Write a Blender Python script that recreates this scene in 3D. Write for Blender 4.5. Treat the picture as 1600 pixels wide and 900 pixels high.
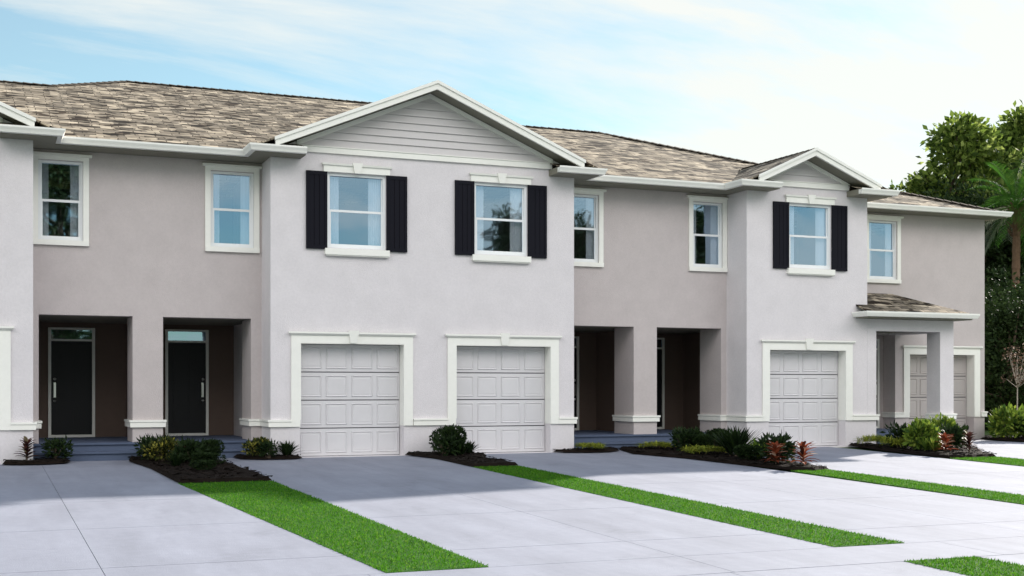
import bpy, bmesh, math, random
from mathutils import Vector, Matrix, noise
R = math.radians
random.seed(7)
for o in list(bpy.data.objects):
    bpy.data.objects.remove(o)
SC = bpy.context.scene
COL = SC.collection

# ------------------------------------------------------------------ camera
PSI = math.atan(830 / 1996.0)
cd = bpy.data.cameras.new("camera"); cam = bpy.data.objects.new("camera", cd); COL.objects.link(cam)
cam.location = (0, 0, 1.28)
cam.rotation_euler = (R(90), 0, -PSI)
cd.sensor_width = 36; cd.lens = 36 * 1996 / 1600.0
cd.shift_y = 157 / 1600.0
cd.clip_end = 3000
SC.camera = cam

# ------------------------------------------------------------------ light
SUN_AZ, SUN_EL = 61.0, 24.2          # azimuth from +Y towards +X
w = bpy.data.worlds.new("World"); SC.world = w; w.use_nodes = True
nt = w.node_tree; nt.nodes.clear()
def N(t, nt_, **k):
    n = nt_.nodes.new(t)
    for a, b in k.items():
        setattr(n, a, b)
    return n
sky = N('ShaderNodeTexSky', nt, sky_type='NISHITA', sun_disc=False, sun_elevation=R(SUN_EL), sun_rotation=R(SUN_AZ),
        air_density=1.0, dust_density=.25, ozone_density=2.5)
tc = N('ShaderNodeTexCoord', nt)
sep = N('ShaderNodeSeparateXYZ', nt)
nt.links.new(tc.outputs['Generated'], sep.inputs[0])
def M(op, a, b=None, c=None, t=nt, clamp=False):
    n = t.nodes.new('ShaderNodeMath'); n.operation = op; n.use_clamp = clamp
    for i, v in enumerate((a, b, c)):
        if v is None: continue
        if isinstance(v, (int, float)): n.inputs[i].default_value = v
        else: t.links.new(v, n.inputs[i])
    return n.outputs[0]
zc = M('MAXIMUM', sep.outputs[2], 0.0)
den = M('ADD', zc, 0.16)
cx_ = M('DIVIDE', sep.outputs[0], den); cy_ = M('DIVIDE', sep.outputs[1], den)
cmb = N('ShaderNodeCombineXYZ', nt); nt.links.new(cx_, cmb.inputs[0]); nt.links.new(cy_, cmb.inputs[1])
mp = N('ShaderNodeMapping', nt); mp.inputs['Rotation'].default_value = (0, 0, R(-40)); mp.inputs['Scale'].default_value = (0.45, 1.05, 1)
mp.inputs['Location'].default_value = (2.2, 8.1, 0)
nt.links.new(cmb.outputs[0], mp.inputs[0])
nz = N('ShaderNodeTexNoise', nt); nz.inputs['Scale'].default_value = 1.15; nz.inputs['Detail'].default_value = 9; nz.inputs['Roughness'].default_value = 0.6
nz.inputs['Distortion'].default_value = 0.35
nt.links.new(mp.outputs[0], nz.inputs['Vector'])
cr = N('ShaderNodeValToRGB', nt); cr.color_ramp.elements[0].position = 0.41; cr.color_ramp.elements[1].position = 0.55
nt.links.new(nz.outputs[0], cr.inputs[0])
hz = N('ShaderNodeMapRange', nt, interpolation_type='SMOOTHSTEP'); hz.inputs['From Min'].default_value = .24; hz.inputs['From Max'].default_value = .02; hz.inputs['To Max'].default_value = .6; nt.links.new(sep.outputs[2], hz.inputs['Value'])   # pale haze low in the sky, ahead only
hzy = N('ShaderNodeMapRange', nt); hzy.inputs['From Min'].default_value = -.1; hzy.inputs['From Max'].default_value = .4; nt.links.new(sep.outputs[1], hzy.inputs['Value'])
mixc = N('ShaderNodeMixRGB', nt); mixc.inputs[2].default_value = (6.6, 6.55, 6.1, 1)
clr = N('ShaderNodeMapRange', nt); clr.inputs['From Min'].default_value = .55; clr.inputs['From Max'].default_value = .30; nt.links.new(zc, clr.inputs['Value'])
cfac = M('MULTIPLY', M('MULTIPLY_ADD', cr.outputs[0], 0.74, 0.16), clr.outputs[0])
cfac = M('MAXIMUM', cfac, M('MULTIPLY', hz.outputs[0], hzy.outputs[0]))
nt.links.new(cfac, mixc.inputs[0]); tint = N('ShaderNodeMixRGB', nt, blend_type='MULTIPLY'); tint.inputs[0].default_value = 1; tint.inputs[2].default_value = (.98, 1.17, 1.02, 1)   # humid, slightly green-blue air
nt.links.new(sky.outputs[0], tint.inputs[1]); nt.links.new(tint.outputs[0], mixc.inputs[1])
bg = N('ShaderNodeBackground', nt); bg.inputs[1].default_value = 0.06
out = N('ShaderNodeOutputWorld', nt)
# an added, unseen bright cloud bank behind the camera, lighting the house fronts
bk = N('ShaderNodeMapRange', nt, interpolation_type='SMOOTHSTEP'); bk.inputs['From Min'].default_value = .05; bk.inputs['From Max'].default_value = -.35; nt.links.new(sep.outputs[1], bk.inputs['Value'])
be = N('ShaderNodeMapRange', nt, interpolation_type='SMOOTHSTEP'); be.inputs['From Min'].default_value = .27; be.inputs['From Max'].default_value = .42; nt.links.new(zc, be.inputs['Value'])
bt = N('ShaderNodeMapRange', nt, interpolation_type='SMOOTHSTEP'); bt.inputs['From Min'].default_value = .85; bt.inputs['From Max'].default_value = .6; nt.links.new(zc, bt.inputs['Value'])
nb_ = N('ShaderNodeTexNoise', nt); nb_.inputs['Scale'].default_value = 2.2; nb_.inputs['Detail'].default_value = 6; nt.links.new(cmb.outputs[0], nb_.inputs['Vector'])
bn = N('ShaderNodeMapRange', nt); bn.inputs['From Min'].default_value = .25; bn.inputs['From Max'].default_value = .5; nt.links.new(nb_.outputs[0], bn.inputs['Value'])
bf = M('MULTIPLY', M('MULTIPLY', M('MULTIPLY', bk.outputs[0], be.outputs[0]), bt.outputs[0]), bn.outputs[0])
mixb = N('ShaderNodeMixRGB', nt); mixb.inputs[2].default_value = (23, 22.5, 22.5, 1)
nt.links.new(bf, mixb.inputs[0]); nt.links.new(mixc.outputs[0], mixb.inputs[1])
nt.links.new(mixb.outputs[0], bg.inputs[0]); nt.links.new(bg.outputs[0], out.inputs[0])

sd = bpy.data.lights.new("sun", 'SUN'); sun = bpy.data.objects.new("sun", sd); COL.objects.link(sun)
sd.energy = 4.2; sd.angle = R(1.5); sd.color = (1.0, 0.93, 0.84)
sv = Vector((math.sin(R(SUN_AZ)) * math.cos(R(SUN_EL)), math.cos(R(SUN_AZ)) * math.cos(R(SUN_EL)), math.sin(R(SUN_EL))))
sun.rotation_euler = sv.to_track_quat('Z', 'Y').to_euler()
sun.location = (40, 30, 30)
SC.view_settings.view_transform = 'Standard'; SC.view_settings.look = 'None'
SC.view_settings.gamma = 1; SC.view_settings.use_curve_mapping = False
SC.view_settings.exposure = 1.33

# ------------------------------------------------------------------ materials
def mat(name, base, rough=0.8, spec=0.3, metal=0.0, noise_amt=0.0, nscale=8.0, bump=0.0, bscale=60.0, coat=0.0, stain=0.0):
    m = bpy.data.materials.new(name); m.use_nodes = True
    t = m.node_tree; b = t.nodes['Principled BSDF']
    b.inputs['Base Color'].default_value = (*base, 1); b.inputs['Roughness'].default_value = rough
    b.inputs['Specular IOR Level'].default_value = spec; b.inputs['Metallic'].default_value = metal
    b.inputs['Coat Weight'].default_value = coat
    tcn = N('ShaderNodeTexCoord', t)
    if noise_amt or stain:
        n = N('ShaderNodeTexNoise', t); n.inputs['Scale'].default_value = nscale; n.inputs['Detail'].default_value = 6; n.inputs['Roughness'].default_value = .6
        t.links.new(tcn.outputs['Object'], n.inputs['Vector'])
        f = M('MULTIPLY_ADD', n.outputs[0], 2 * noise_amt, 1 - noise_amt, t=t)
        if stain:
            n2 = N('ShaderNodeTexNoise', t); n2.inputs['Scale'].default_value = nscale * .12; n2.inputs['Detail'].default_value = 5
            t.links.new(tcn.outputs['Object'], n2.inputs['Vector'])
            f2 = M('MULTIPLY_ADD', n2.outputs[0], 2 * stain, 1 - stain, t=t)
            f = M('MULTIPLY', f, f2, t=t)
        vm = N('ShaderNodeVectorMath', t, operation='SCALE'); vm.inputs[0].default_value = base
        t.links.new(f, vm.inputs['Scale']); t.links.new(vm.outputs[0], b.inputs['Base Color'])
    if bump:
        n3 = N('ShaderNodeTexNoise', t); n3.inputs['Scale'].default_value = bscale; n3.inputs['Detail'].default_value = 4
        t.links.new(tcn.outputs['Object'], n3.inputs['Vector'])
        bp = N('ShaderNodeBump', t); bp.inputs['Strength'].default_value = bump; bp.inputs['Distance'].default_value = 0.02
        t.links.new(n3.outputs[0], bp.inputs['Height']); t.links.new(bp.outputs[0], b.inputs['Normal'])
    return m

STU_L = mat('stucco_light', (.70, .662, .672), .9, .2, noise_amt=.09, nscale=22, bump=.35, bscale=55, stain=.08)
STU_P = mat('stucco_porch_shaded', (.16, .115, .095), .9, .2, noise_amt=.05, nscale=14, bump=.25, bscale=45, stain=.06)  # taupe wall stucco darkened, so the porch shade sits in the colour
STU_T = mat('stucco_taupe', (.54, .485, .475), .9, .2, noise_amt=.09, nscale=22, bump=.35, bscale=55, stain=.09)
TRIM = mat('trim_white', (.86, .85, .79), .55, .4, noise_amt=.05, nscale=10, stain=.05)
VINYL = mat('vinyl_white', (.82, .83, .83), .35, .5)
SOFF = mat('soffit_shaded', (.22, .21, .165), .7, .3, noise_amt=.04)  # cream soffit darkened to carry the shade under eaves and porch ceilings
SIDING = mat('siding_grey', (.62, .59, .585), .7, .3, noise_amt=.04, nscale=6)
GDOOR = mat('garage_paint', (.65, .63, .64), .5, .4, noise_amt=.05, nscale=5, bump=.05, bscale=200, stain=.06)
SEAM = mat('seam_shade_grey', (.12, .12, .13), .9, .1)  # dark backing colour, stands in for shadow in the garage door seams
SHUT = mat('shutter_navy', (.006, .006, .011), .7, .15, noise_amt=.1)
DOORM = mat('door_black', (.008, .008, .010), .5, .3)
STEEL = mat('satin_metal', (.65, .65, .63), .3, .5, 1.0)
def concrete():
    m = mat('concrete', (.25, .262, .315), .85, .3, noise_amt=.10, nscale=9, bump=.22, bscale=70, stain=.13)
    t = m.node_tree; b = t.nodes['Principled BSDF']; src = b.inputs['Base Color'].links[0].from_socket
    tcn = N('ShaderNodeTexCoord', t)
    # hairline cracks
    mpn = N('ShaderNodeMapping', t); mpn.inputs['Scale'].default_value = (.33, .27, .3); t.links.new(tcn.outputs['Object'], mpn.inputs[0])
    nw = N('ShaderNodeTexNoise', t); nw.inputs['Scale'].default_value = 2.0; nw.inputs['Detail'].default_value = 5; t.links.new(mpn.outputs[0], nw.inputs['Vector'])
    ad = N('ShaderNodeVectorMath', t, operation='MULTIPLY_ADD'); ad.inputs[1].default_value = (.5, .5, 0); t.links.new(nw.outputs['Color'], ad.inputs[0]); t.links.new(mpn.outputs[0], ad.inputs[2])
    vo = N('ShaderNodeTexVoronoi', t, feature='DISTANCE_TO_EDGE'); vo.inputs['Scale'].default_value = 1.0; t.links.new(ad.outputs[0], vo.inputs['Vector'])
    ck = N('ShaderNodeMapRange', t); ck.inputs['From Min'].default_value = .0; ck.inputs['From Max'].default_value = .006; ck.inputs['To Min'].default_value = .95; t.links.new(vo.outputs['Distance'], ck.inputs['Value'])
    # blotches and long wear streaks along the drive
    n2 = N('ShaderNodeTexNoise', t); n2.inputs['Scale'].default_value = .9; n2.inputs['Detail'].default_value = 7; n2.inputs['Roughness'].default_value = .65
    mp2 = N('ShaderNodeMapping', t); mp2.inputs['Scale'].default_value = (2.2, .35, 1); t.links.new(tcn.outputs['Object'], mp2.inputs[0]); t.links.new(mp2.outputs[0], n2.inputs['Vector'])
    f2 = N('ShaderNodeMapRange', t); f2.inputs['From Min'].default_value = .30; f2.inputs['From Max'].default_value = .65; f2.inputs['To Min'].default_value = .86; f2.inputs['To Max'].default_value = 1.06; t.links.new(n2.outputs[0], f2.inputs['Value'])
    n3 = N('ShaderNodeTexNoise', t); n3.inputs['Scale'].default_value = .55; n3.inputs['Detail'].default_value = 8; n3.inputs['Roughness'].default_value = .7; t.links.new(tcn.outputs['Object'], n3.inputs['Vector'])
    f3 = N('ShaderNodeMapRange', t); f3.inputs['From Min'].default_value = .28; f3.inputs['From Max'].default_value = .42; f3.inputs['To Min'].default_value = .80; t.links.new(n3.outputs[0], f3.inputs['Value'])
    f = M('MULTIPLY', M('MULTIPLY', ck.outputs[0], f2.outputs[0], t=t), f3.outputs[0], t=t)
    vm = N('ShaderNodeVectorMath', t, operation='SCALE'); t.links.new(src, vm.inputs[0]); t.links.new(f, vm.inputs['Scale']); t.links.new(vm.outputs[0], b.inputs['Base Color'])
    return m
CONC = concrete()
STEP = mat('step_concrete_shaded', (.085, .11, .17), .8, .3, noise_amt=.12, nscale=9, bump=.15)  # driveway concrete made darker and bluer to carry the shade on the steps
EARTH = mat('earth', (.07, .055, .04), .95, .1, noise_amt=.3, nscale=5, bump=.5, bscale=12)
MULCH = mat('mulch', (.012, .008, .006), .95, .1, noise_amt=.45, nscale=40, bump=1.0, bscale=55)
CURT = mat('curtain_white', (.85, .86, .88), .9, .1)
ROOMM = mat('room_paint', (.25, .24, .23), .9, .1)
BARK = mat('bark', (.10, .075, .055), .95, .1, noise_amt=.4, nscale=10, bump=.8, bscale=20)
PBARK = mat('palm_bark', (.16, .10, .065), .95, .1, noise_amt=.45, nscale=8, bump=.8, bscale=15)
PALE = mat('pale_bark', (.35, .32, .28), .9, .1, noise_amt=.2)
LAWN = mat('lawn', (.035, .12, .012), .9, .1, noise_amt=.35, nscale=25, bump=1.0, bscale=120)
FIELD = mat('field', (.05, .085, .025), .95, .1, noise_amt=.4, nscale=1.5, bump=.5, bscale=20)

def shingle(name):
    m = bpy.data.materials.new(name); m.use_nodes = True
    t = m.node_tree; b = t.nodes['Principled BSDF']; b.inputs['Roughness'].default_value = .95; b.inputs['Specular IOR Level'].default_value = .1
    uv = N('ShaderNodeTexCoord', t)
    # wobble so the tabs come out ragged
    nw = N('ShaderNodeTexNoise', t); nw.inputs['Scale'].default_value = 2.2; nw.inputs['Detail'].default_value = 3
    t.links.new(uv.outputs['UV'], nw.inputs['Vector'])
    sc = N('ShaderNodeVectorMath', t, operation='SCALE'); sc.inputs['Scale'].default_value = .20
    t.links.new(nw.outputs['Color'], sc.inputs[0])
    ad = N('ShaderNodeVectorMath', t, operation='ADD'); t.links.new(uv.outputs['UV'], ad.inputs[0]); t.links.new(sc.outputs[0], ad.inputs[1])
    def brick(wd, hh, off, c1, c2, mort, ms):
        br = N('ShaderNodeTexBrick', t); t.links.new(ad.outputs[0], br.inputs['Vector'])
        br.offset = off; br.squash = 1.0
        br.inputs['Scale'].default_value = 1; br.inputs['Brick Width'].default_value = wd; br.inputs['Row Height'].default_value = hh
        br.inputs['Mortar Size'].default_value = ms; br.inputs['Mortar Smooth'].default_value = .3; br.inputs['Bias'].default_value = -.15
        br.inputs['Color1'].default_value = (*c1, 1); br.inputs['Color2'].default_value = (*c2, 1); br.inputs['Mortar'].default_value = (*mort, 1)
        return br
    b1 = brick(.36, .165, .37, (.35, .31, .25), (.085, .074, .060), (.045, .038, .03), .010)
    b2 = brick(.27, .165, .61, (1.45, 1.38, 1.28), (.36, .35, .35), (1, 1, 1), 0.0)
    ns = N('ShaderNodeTexNoise', t); ns.inputs['Scale'].default_value = 2.6; ns.inputs['Detail'].default_value = 5; t.links.new(uv.outputs['UV'], ns.inputs['Vector'])
    mx = N('ShaderNodeMixRGB', t, blend_type='MULTIPLY'); mx.inputs[0].default_value = 1
    t.links.new(b1.outputs[0], mx.inputs[1]); t.links.new(b2.outputs[0], mx.inputs[2])
    f = M('MULTIPLY_ADD', ns.outputs[0], 1.5, .2, t=t)
    # dark tabs here and there
    nd = N('ShaderNodeTexNoise', t); nd.inputs['Scale'].default_value = 2.3; nd.inputs['Detail'].default_value = 1
    mpp = N('ShaderNodeMapping', t); mpp.inputs['Scale'].default_value = (1.0, 2.3, 1); t.links.new(ad.outputs[0], mpp.inputs[0]); t.links.new(mpp.outputs[0], nd.inputs['Vector'])
    rp = N('ShaderNodeValToRGB', t); rp.color_ramp.elements[0].position = .40; rp.color_ramp.elements[0].color = (.15, .13, .12, 1); rp.color_ramp.elements[1].position = .45
    t.links.new(nd.outputs[0], rp.inputs[0])
    vm = N('ShaderNodeVectorMath', t, operation='SCALE'); t.links.new(mx.outputs[0], vm.inputs[0]); t.links.new(f, vm.inputs['Scale'])
    m2 = N('ShaderNodeMixRGB', t, blend_type='MULTIPLY'); m2.inputs[0].default_value = 1
    t.links.new(vm.outputs[0], m2.inputs[1]); t.links.new(rp.outputs[0], m2.inputs[2])
    t.links.new(m2.outputs[0], b.inputs['Base Color'])
    bp = N('ShaderNodeBump', t); bp.inputs['Strength'].default_value = .9; bp.inputs['Distance'].default_value = .03
    lum = N('ShaderNodeRGBToBW', t); t.links.new(mx.outputs[0], lum.inputs[0])
    t.links.new(lum.outputs[0], bp.inputs['Height']); t.links.new(bp.outputs[0], b.inputs['Normal'])
    return m
SHING = shingle('shingle')

def glass_mat():
    m = bpy.data.materials.new('window_glass'); m.use_nodes = True
    t = m.node_tree; t.nodes.clear()
    g = N('ShaderNodeBsdfGlossy', t); g.inputs['Roughness'].default_value = .02; g.inputs['Color'].default_value = (.55, .78, 1.0, 1)
    tr = N('ShaderNodeBsdfTransparent', t); tr.inputs['Color'].default_value = (.95, .97, .98, 1)
    tcn = N('ShaderNodeTexCoord', t); n = N('ShaderNodeTexNoise', t); n.inputs['Scale'].default_value = 1.6; n.inputs['Detail'].default_value = 1
    t.links.new(tcn.outputs['Object'], n.inputs['Vector'])
    bp = N('ShaderNodeBump', t); bp.inputs['Strength'].default_value = .12; bp.inputs['Distance'].default_value = .02
    t.links.new(n.outputs[0], bp.inputs['Height']); t.links.new(bp.outputs[0], g.inputs['Normal'])
    lw = N('ShaderNodeLayerWeight', t); lw.inputs[0].default_value = .25
    f = M('MULTIPLY_ADD', lw.outputs['Facing'], .25, .44, t=t, clamp=True)
    ge = N('ShaderNodeNewGeometry', t); nbk = M('SUBTRACT', 1.0, ge.outputs['Backfacing'], t=t); f = M('MULTIPLY', f, nbk, t=t)   # the inner side of a pane does not mirror twice
    mx = N('ShaderNodeMixShader', t); t.links.new(f, mx.inputs[0]); t.links.new(tr.outputs[0], mx.inputs[1]); t.links.new(g.outputs[0], mx.inputs[2])
    o = N('ShaderNodeOutputMaterial', t); t.links.new(mx.outputs[0], o.inputs[0])
    return m
GLASS = glass_mat()

def leaf_mat(name, c1, c2, rough=.5, trans=.3, c3=None):
    m = bpy.data.materials.new(name); m.use_nodes = True
    t = m.node_tree; b = t.nodes['Principled BSDF']; b.inputs['Roughness'].default_value = rough + .1; b.inputs['Specular IOR Level'].default_value = .12
    ge = N('ShaderNodeNewGeometry', t)
    cr_ = N('ShaderNodeValToRGB', t); cr_.color_ramp.elements[0].color = (*c1, 1); cr_.color_ramp.elements[1].color = (*c2, 1)
    if c3:
        e = cr_.color_ramp.elements.new(.74); e.color = (*c2, 1); cr_.color_ramp.elements[2].color = (*c3, 1)
    t.links.new(ge.outputs['Random Per Island'], cr_.inputs[0])
    t.links.new(cr_.outputs[0], b.inputs['Base Color'])
    tl = N('ShaderNodeBsdfTranslucent', t); t.links.new(cr_.outputs[0], tl.inputs[0])
    mx = N('ShaderNodeMixShader', t); mx.inputs[0].default_value = trans
    t.links.new(b.outputs[0], mx.inputs[1]); t.links.new(tl.outputs[0], mx.inputs[2])
    t.links.new(mx.outputs[0], t.nodes['Material Output'].inputs[0])
    return m
L_TREE = leaf_mat('leaf_tree', (.03, .055, .012), (.17, .24, .04), .45, .5, (.36, .42, .12))
L_DARK = leaf_mat('leaf_dark', (.012, .025, .008), (.035, .06, .016), .5, .2)  # near-black leaf colour carries the shade of the undergrowth
L_SHRUB = leaf_mat('leaf_shrub', (.008, .017, .007), (.024, .045, .011), .45, .2)
L_GREEN = leaf_mat('leaf_green', (.03, .07, .015), (.16, .24, .03), .5, .25, (.3, .36, .06))
L_GOLD = leaf_mat('leaf_gold', (.10, .15, .02), (.42, .44, .06), .5, .25)
L_YELL = leaf_mat('leaf_yellow_spot', (.015, .025, .010), (.07, .08, .018), .5, .2, (.38, .34, .06))
L_RED = leaf_mat('leaf_red', (.04, .012, .010), (.36, .09, .04), .4, .3, (.72, .58, .45))
L_BRN = leaf_mat('leaf_maroon', (.03, .012, .012), (.13, .05, .04), .4, .2, (.40, .36, .2))
L_PALM = leaf_mat('leaf_palm', (.035, .10, .015), (.09, .22, .03), .45, .35)
L_PALMD = leaf_mat('leaf_palm_dry', (.25, .27, .2), (.40, .42, .33), .6, .3)
GRASSB = leaf_mat('grass_blade', (.025, .09, .005), (.075, .25, .010), .6, .4, (.17, .28, .04))

# ------------------------------------------------------------------ object helpers
def link(name, bm, m, parent=None, smooth=False):
    me = bpy.data.meshes.new(name)
    bmesh.ops.recalc_face_normals(bm, faces=bm.faces)
    bm.to_mesh(me); bm.free()
    me.materials.append(m)
    o = bpy.data.objects.new(name, me); COL.objects.link(o)
    if smooth:
        for p in me.polygons: p.use_smooth = True
    if parent: o.parent = parent
    return o
def link_split(name, bm, m, parent=None):
    """each separate piece becomes a part of its own"""
    seen = set(); bm.verts.ensure_lookup_table(); groups = []
    for v in bm.verts:
        if v in seen: continue
        st = [v]; seen.add(v); grp = []
        while st:
            a = st.pop(); grp.append(a)
            for e in a.link_edges:
                b = e.other_vert(a)
                if b not in seen: seen.add(b); st.append(b)
        groups.append(grp)
    outl = []
    for grp in groups:
        nb = bmesh.new(); mp_ = {v: nb.verts.new(v.co) for v in grp}
        fs = {f for v in grp for f in v.link_faces}
        for f in sorted(fs, key=lambda f: f.index): nb.faces.new([mp_[v] for v in f.verts])
        outl.append(link(name, nb, m, parent))
    bm.free()
    return outl
def tag(o, label=None, cat=None, group=None, kind=None):
    if label: o['label'] = label
    if cat: o['category'] = cat
    if group: o['group'] = group
    if kind: o['kind'] = kind
    return o
def box(bm, x0, x1, y0, y1, z0, z1):
    v = [bm.verts.new((x, y, z)) for z in (z0, z1) for y in (y0, y1) for x in (x0, x1)]
    for f in ((0, 1, 3, 2), (4, 6, 7, 5), (0, 4, 5, 1), (2, 3, 7, 6), (0, 2, 6, 4), (1, 5, 7, 3)):
        bm.faces.new([v[i] for i in f])
def boxes(name, lst, m, parent=None, bev=0.0):
    bm = bmesh.new()
    for b in lst: box(bm, *b)
    if bev:
        bmesh.ops.bevel(bm, geom=list(bm.edges), offset=bev, segments=2, affect='EDGES', clamp_overlap=True)
    return link(name, bm, m, parent)
def prism(bm, poly, z0, z1):
    a = [bm.verts.new((x, y, z0)) for x, y in poly]; b = [bm.verts.new((x, y, z1)) for x, y in poly]
    bm.faces.new(list(reversed(a))); bm.faces.new(b)
    n = len(poly)
    for i in range(n):
        j = (i + 1) % n
        bm.faces.new((a[i], a[j], b[j], b[i]))
def extr(bm, poly3, d):
    """extrude a 3D polygon by vector d"""
    d = Vector(d)
    a = [bm.verts.new(p) for p in poly3]; b = [bm.verts.new(Vector(p) + d) for p in poly3]
    bm.faces.new(a); bm.faces.new(list(reversed(b)))
    n = len(a)
    for i in range(n):
        j = (i + 1) % n
        bm.faces.new((a[j], a[i], b[i], b[j]))
def sweep(bm, path, prof):
    """mitred sweep of a profile (offset outwards, z) along a horizontal path; outwards is the right-hand side"""
    n = len(path); P = [Vector((p[0], p[1])) for p in path]
    rings = []
    for i in range(n):
        ds = []
        if i > 0: ds.append((P[i] - P[i - 1]).normalized())
        if i < n - 1: ds.append((P[i + 1] - P[i]).normalized())
        ns = [Vector((d.y, -d.x)) for d in ds]
        if len(ns) == 2:
            s = ns[0] + ns[1]; m = s / max(1e-6, s.length_squared) * 2 if s.length > 1e-3 else ns[0]
            m = s * (2 / s.length_squared)
        else: m = ns[0]
        rings.append([bm.verts.new((P[i].x + m.x * o, P[i].y + m.y * o, z)) for o, z in prof])
    k = len(prof)
    for i in range(n - 1):
        for j in range(k):
            q = (j + 1) % k
            bm.faces.new((rings[i][j], rings[i][q], rings[i + 1][q], rings[i + 1][j]))
    bm.faces.new(rings[0]); bm.faces.new(list(reversed(rings[-1])))
def wall_y(bm, x0, x1, z0, z1, Y, th, holes):
    """wall facing -Y at Y, thickness th, rectangular holes (x0,x1,z0,z1)"""
    xs = sorted({x0, x1, *[h[0] for h in holes], *[h[1] for h in holes]}); zs = sorted({z0, z1, *[h[2] for h in holes], *[h[3] for h in holes]})
    xs = [x for x in xs if x0 <= x <= x1]; zs = [z for z in zs if z0 <= z <= z1]
    nx, nz_ = len(xs) - 1, len(zs) - 1
    def solid(i, j):
        if i < 0 or j < 0 or i >= nx or j >= nz_: return False
        cx, cz = (xs[i] + xs[i + 1]) / 2, (zs[j] + zs[j + 1]) / 2
        return not any(h[0] < cx < h[1] and h[2] < cz < h[3] for h in holes)
    V = {}
    def v(i, j, k):
        if (i, j, k) not in V: V[(i, j, k)] = bm.verts.new((xs[i], Y + k * th, zs[j]))
        return V[(i, j, k)]
    for i in range(nx):
        for j in range(nz_):
            if not solid(i, j): continue
            bm.faces.new((v(i, j, 0), v(i + 1, j, 0), v(i + 1, j + 1, 0), v(i, j + 1, 0)))
            bm.faces.new((v(i, j, 1), v(i, j + 1, 1), v(i + 1, j + 1, 1), v(i + 1, j, 1)))
            if not solid(i - 1, j): bm.faces.new((v(i, j, 0), v(i, j + 1, 0), v(i, j + 1, 1), v(i, j, 1)))
            if not solid(i + 1, j): bm.faces.new((v(i + 1, j, 0), v(i + 1, j, 1), v(i + 1, j + 1, 1), v(i + 1, j + 1, 0)))
            if not solid(i, j - 1): bm.faces.new((v(i, j, 0), v(i, j, 1), v(i + 1, j, 1), v(i + 1, j, 0)))
            if not solid(i, j + 1): bm.faces.new((v(i, j + 1, 0), v(i + 1, j + 1, 0), v(i + 1, j + 1, 1), v(i, j + 1, 1)))
def roof_sheet(name, polys, parent, th=.03):
    """shingled sheets with real thickness; uv: u level, v up the slope"""
    me_v, me_f, uvs = [], [], []
    for poly in polys:
        ps = [Vector(p) for p in poly]
        n = Vector((0, 0, 0))
        for i in range(len(ps)):
            a, b = ps[i], ps[(i + 1) % len(ps)]
            n += a.cross(b)
        n.normalize()
        if n.z < 0: ps.reverse(); n = -n
        up = Vector((0, 0, 1)) - n * n.z
        up = up.normalized() if up.length > 1e-4 else Vector((0, 1, 0))
        side = up.cross(n)
        base = len(me_v); k = len(ps)
        for p in ps: me_v.append(p)
        for p in ps: me_v.append(p - n * th)
        me_f.append(list(range(base, base + k))); uvs.append([(p.dot(side), p.dot(up)) for p in ps])
        me_f.append(list(reversed(range(base + k, base + 2 * k)))); uvs.append([(p.dot(side), p.dot(up)) for p in reversed(ps)])
        for i in range(k):
            j = (i + 1) % k
            me_f.append([base + i, base + k + i, base + k + j, base + j])
            uvs.append([(ps[i].dot(side), ps[i].dot(up))] * 2 + [(ps[j].dot(side), ps[j].dot(up))] * 2)
    me = bpy.data.meshes.new(name); me.from_pydata([tuple(v) for v in me_v], [], me_f)
    ul = me.uv_layers.new(name='UVMap')
    for p, uu in zip(me.polygons, uvs):
        for li, c in zip(p.loop_indices, uu): ul.data[li].uv = c
    me.materials.append(SHING)
    o = bpy.data.objects.new(name, me); COL.objects.link(o); o.parent = parent
    return o
def empty(name, loc=(0, 0, 0)):
    o = bpy.data.objects.new(name, None); COL.objects.link(o); o.location = loc; o.empty_display_size = .2
    return o

# ------------------------------------------------------------------ ground
SL = .0217
def gz(y):
    if y >= 23.4: return 0.0
    return -SL * (23.4 - max(y, 5.5))
bm = bmesh.new()
ys = [-500, -60, -20, 5.5, 23.4, 60, 900]
xs = [-500, -60, 0, 60, 700]
g = [[bm.verts.new((x, y, gz(y) - .03)) for x in xs] for y in ys]
for i in range(len(ys) - 1):
    for j in range(len(xs) - 1):
        bm.faces.new((g[i][j], g[i][j + 1], g[i + 1][j + 1], g[i + 1][j]))
tag(link('ground', bm, FIELD), kind='structure')

def slab(name, poly, dz, m, zf=gz, th=.03):
    bm = bmesh.new()
    a = [bm.verts.new((x, y, zf(y) + dz)) for x, y in poly]; b = [bm.verts.new((x, y, zf(y) + dz - th)) for x, y in poly]
    bm.faces.new(a); n = len(a)
    for i in range(n):
        j = (i + 1) % n; bm.faces.new((a[i], a[j], b[j], b[i]))
    return tag(link(name, bm, m), kind='structure')

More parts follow.
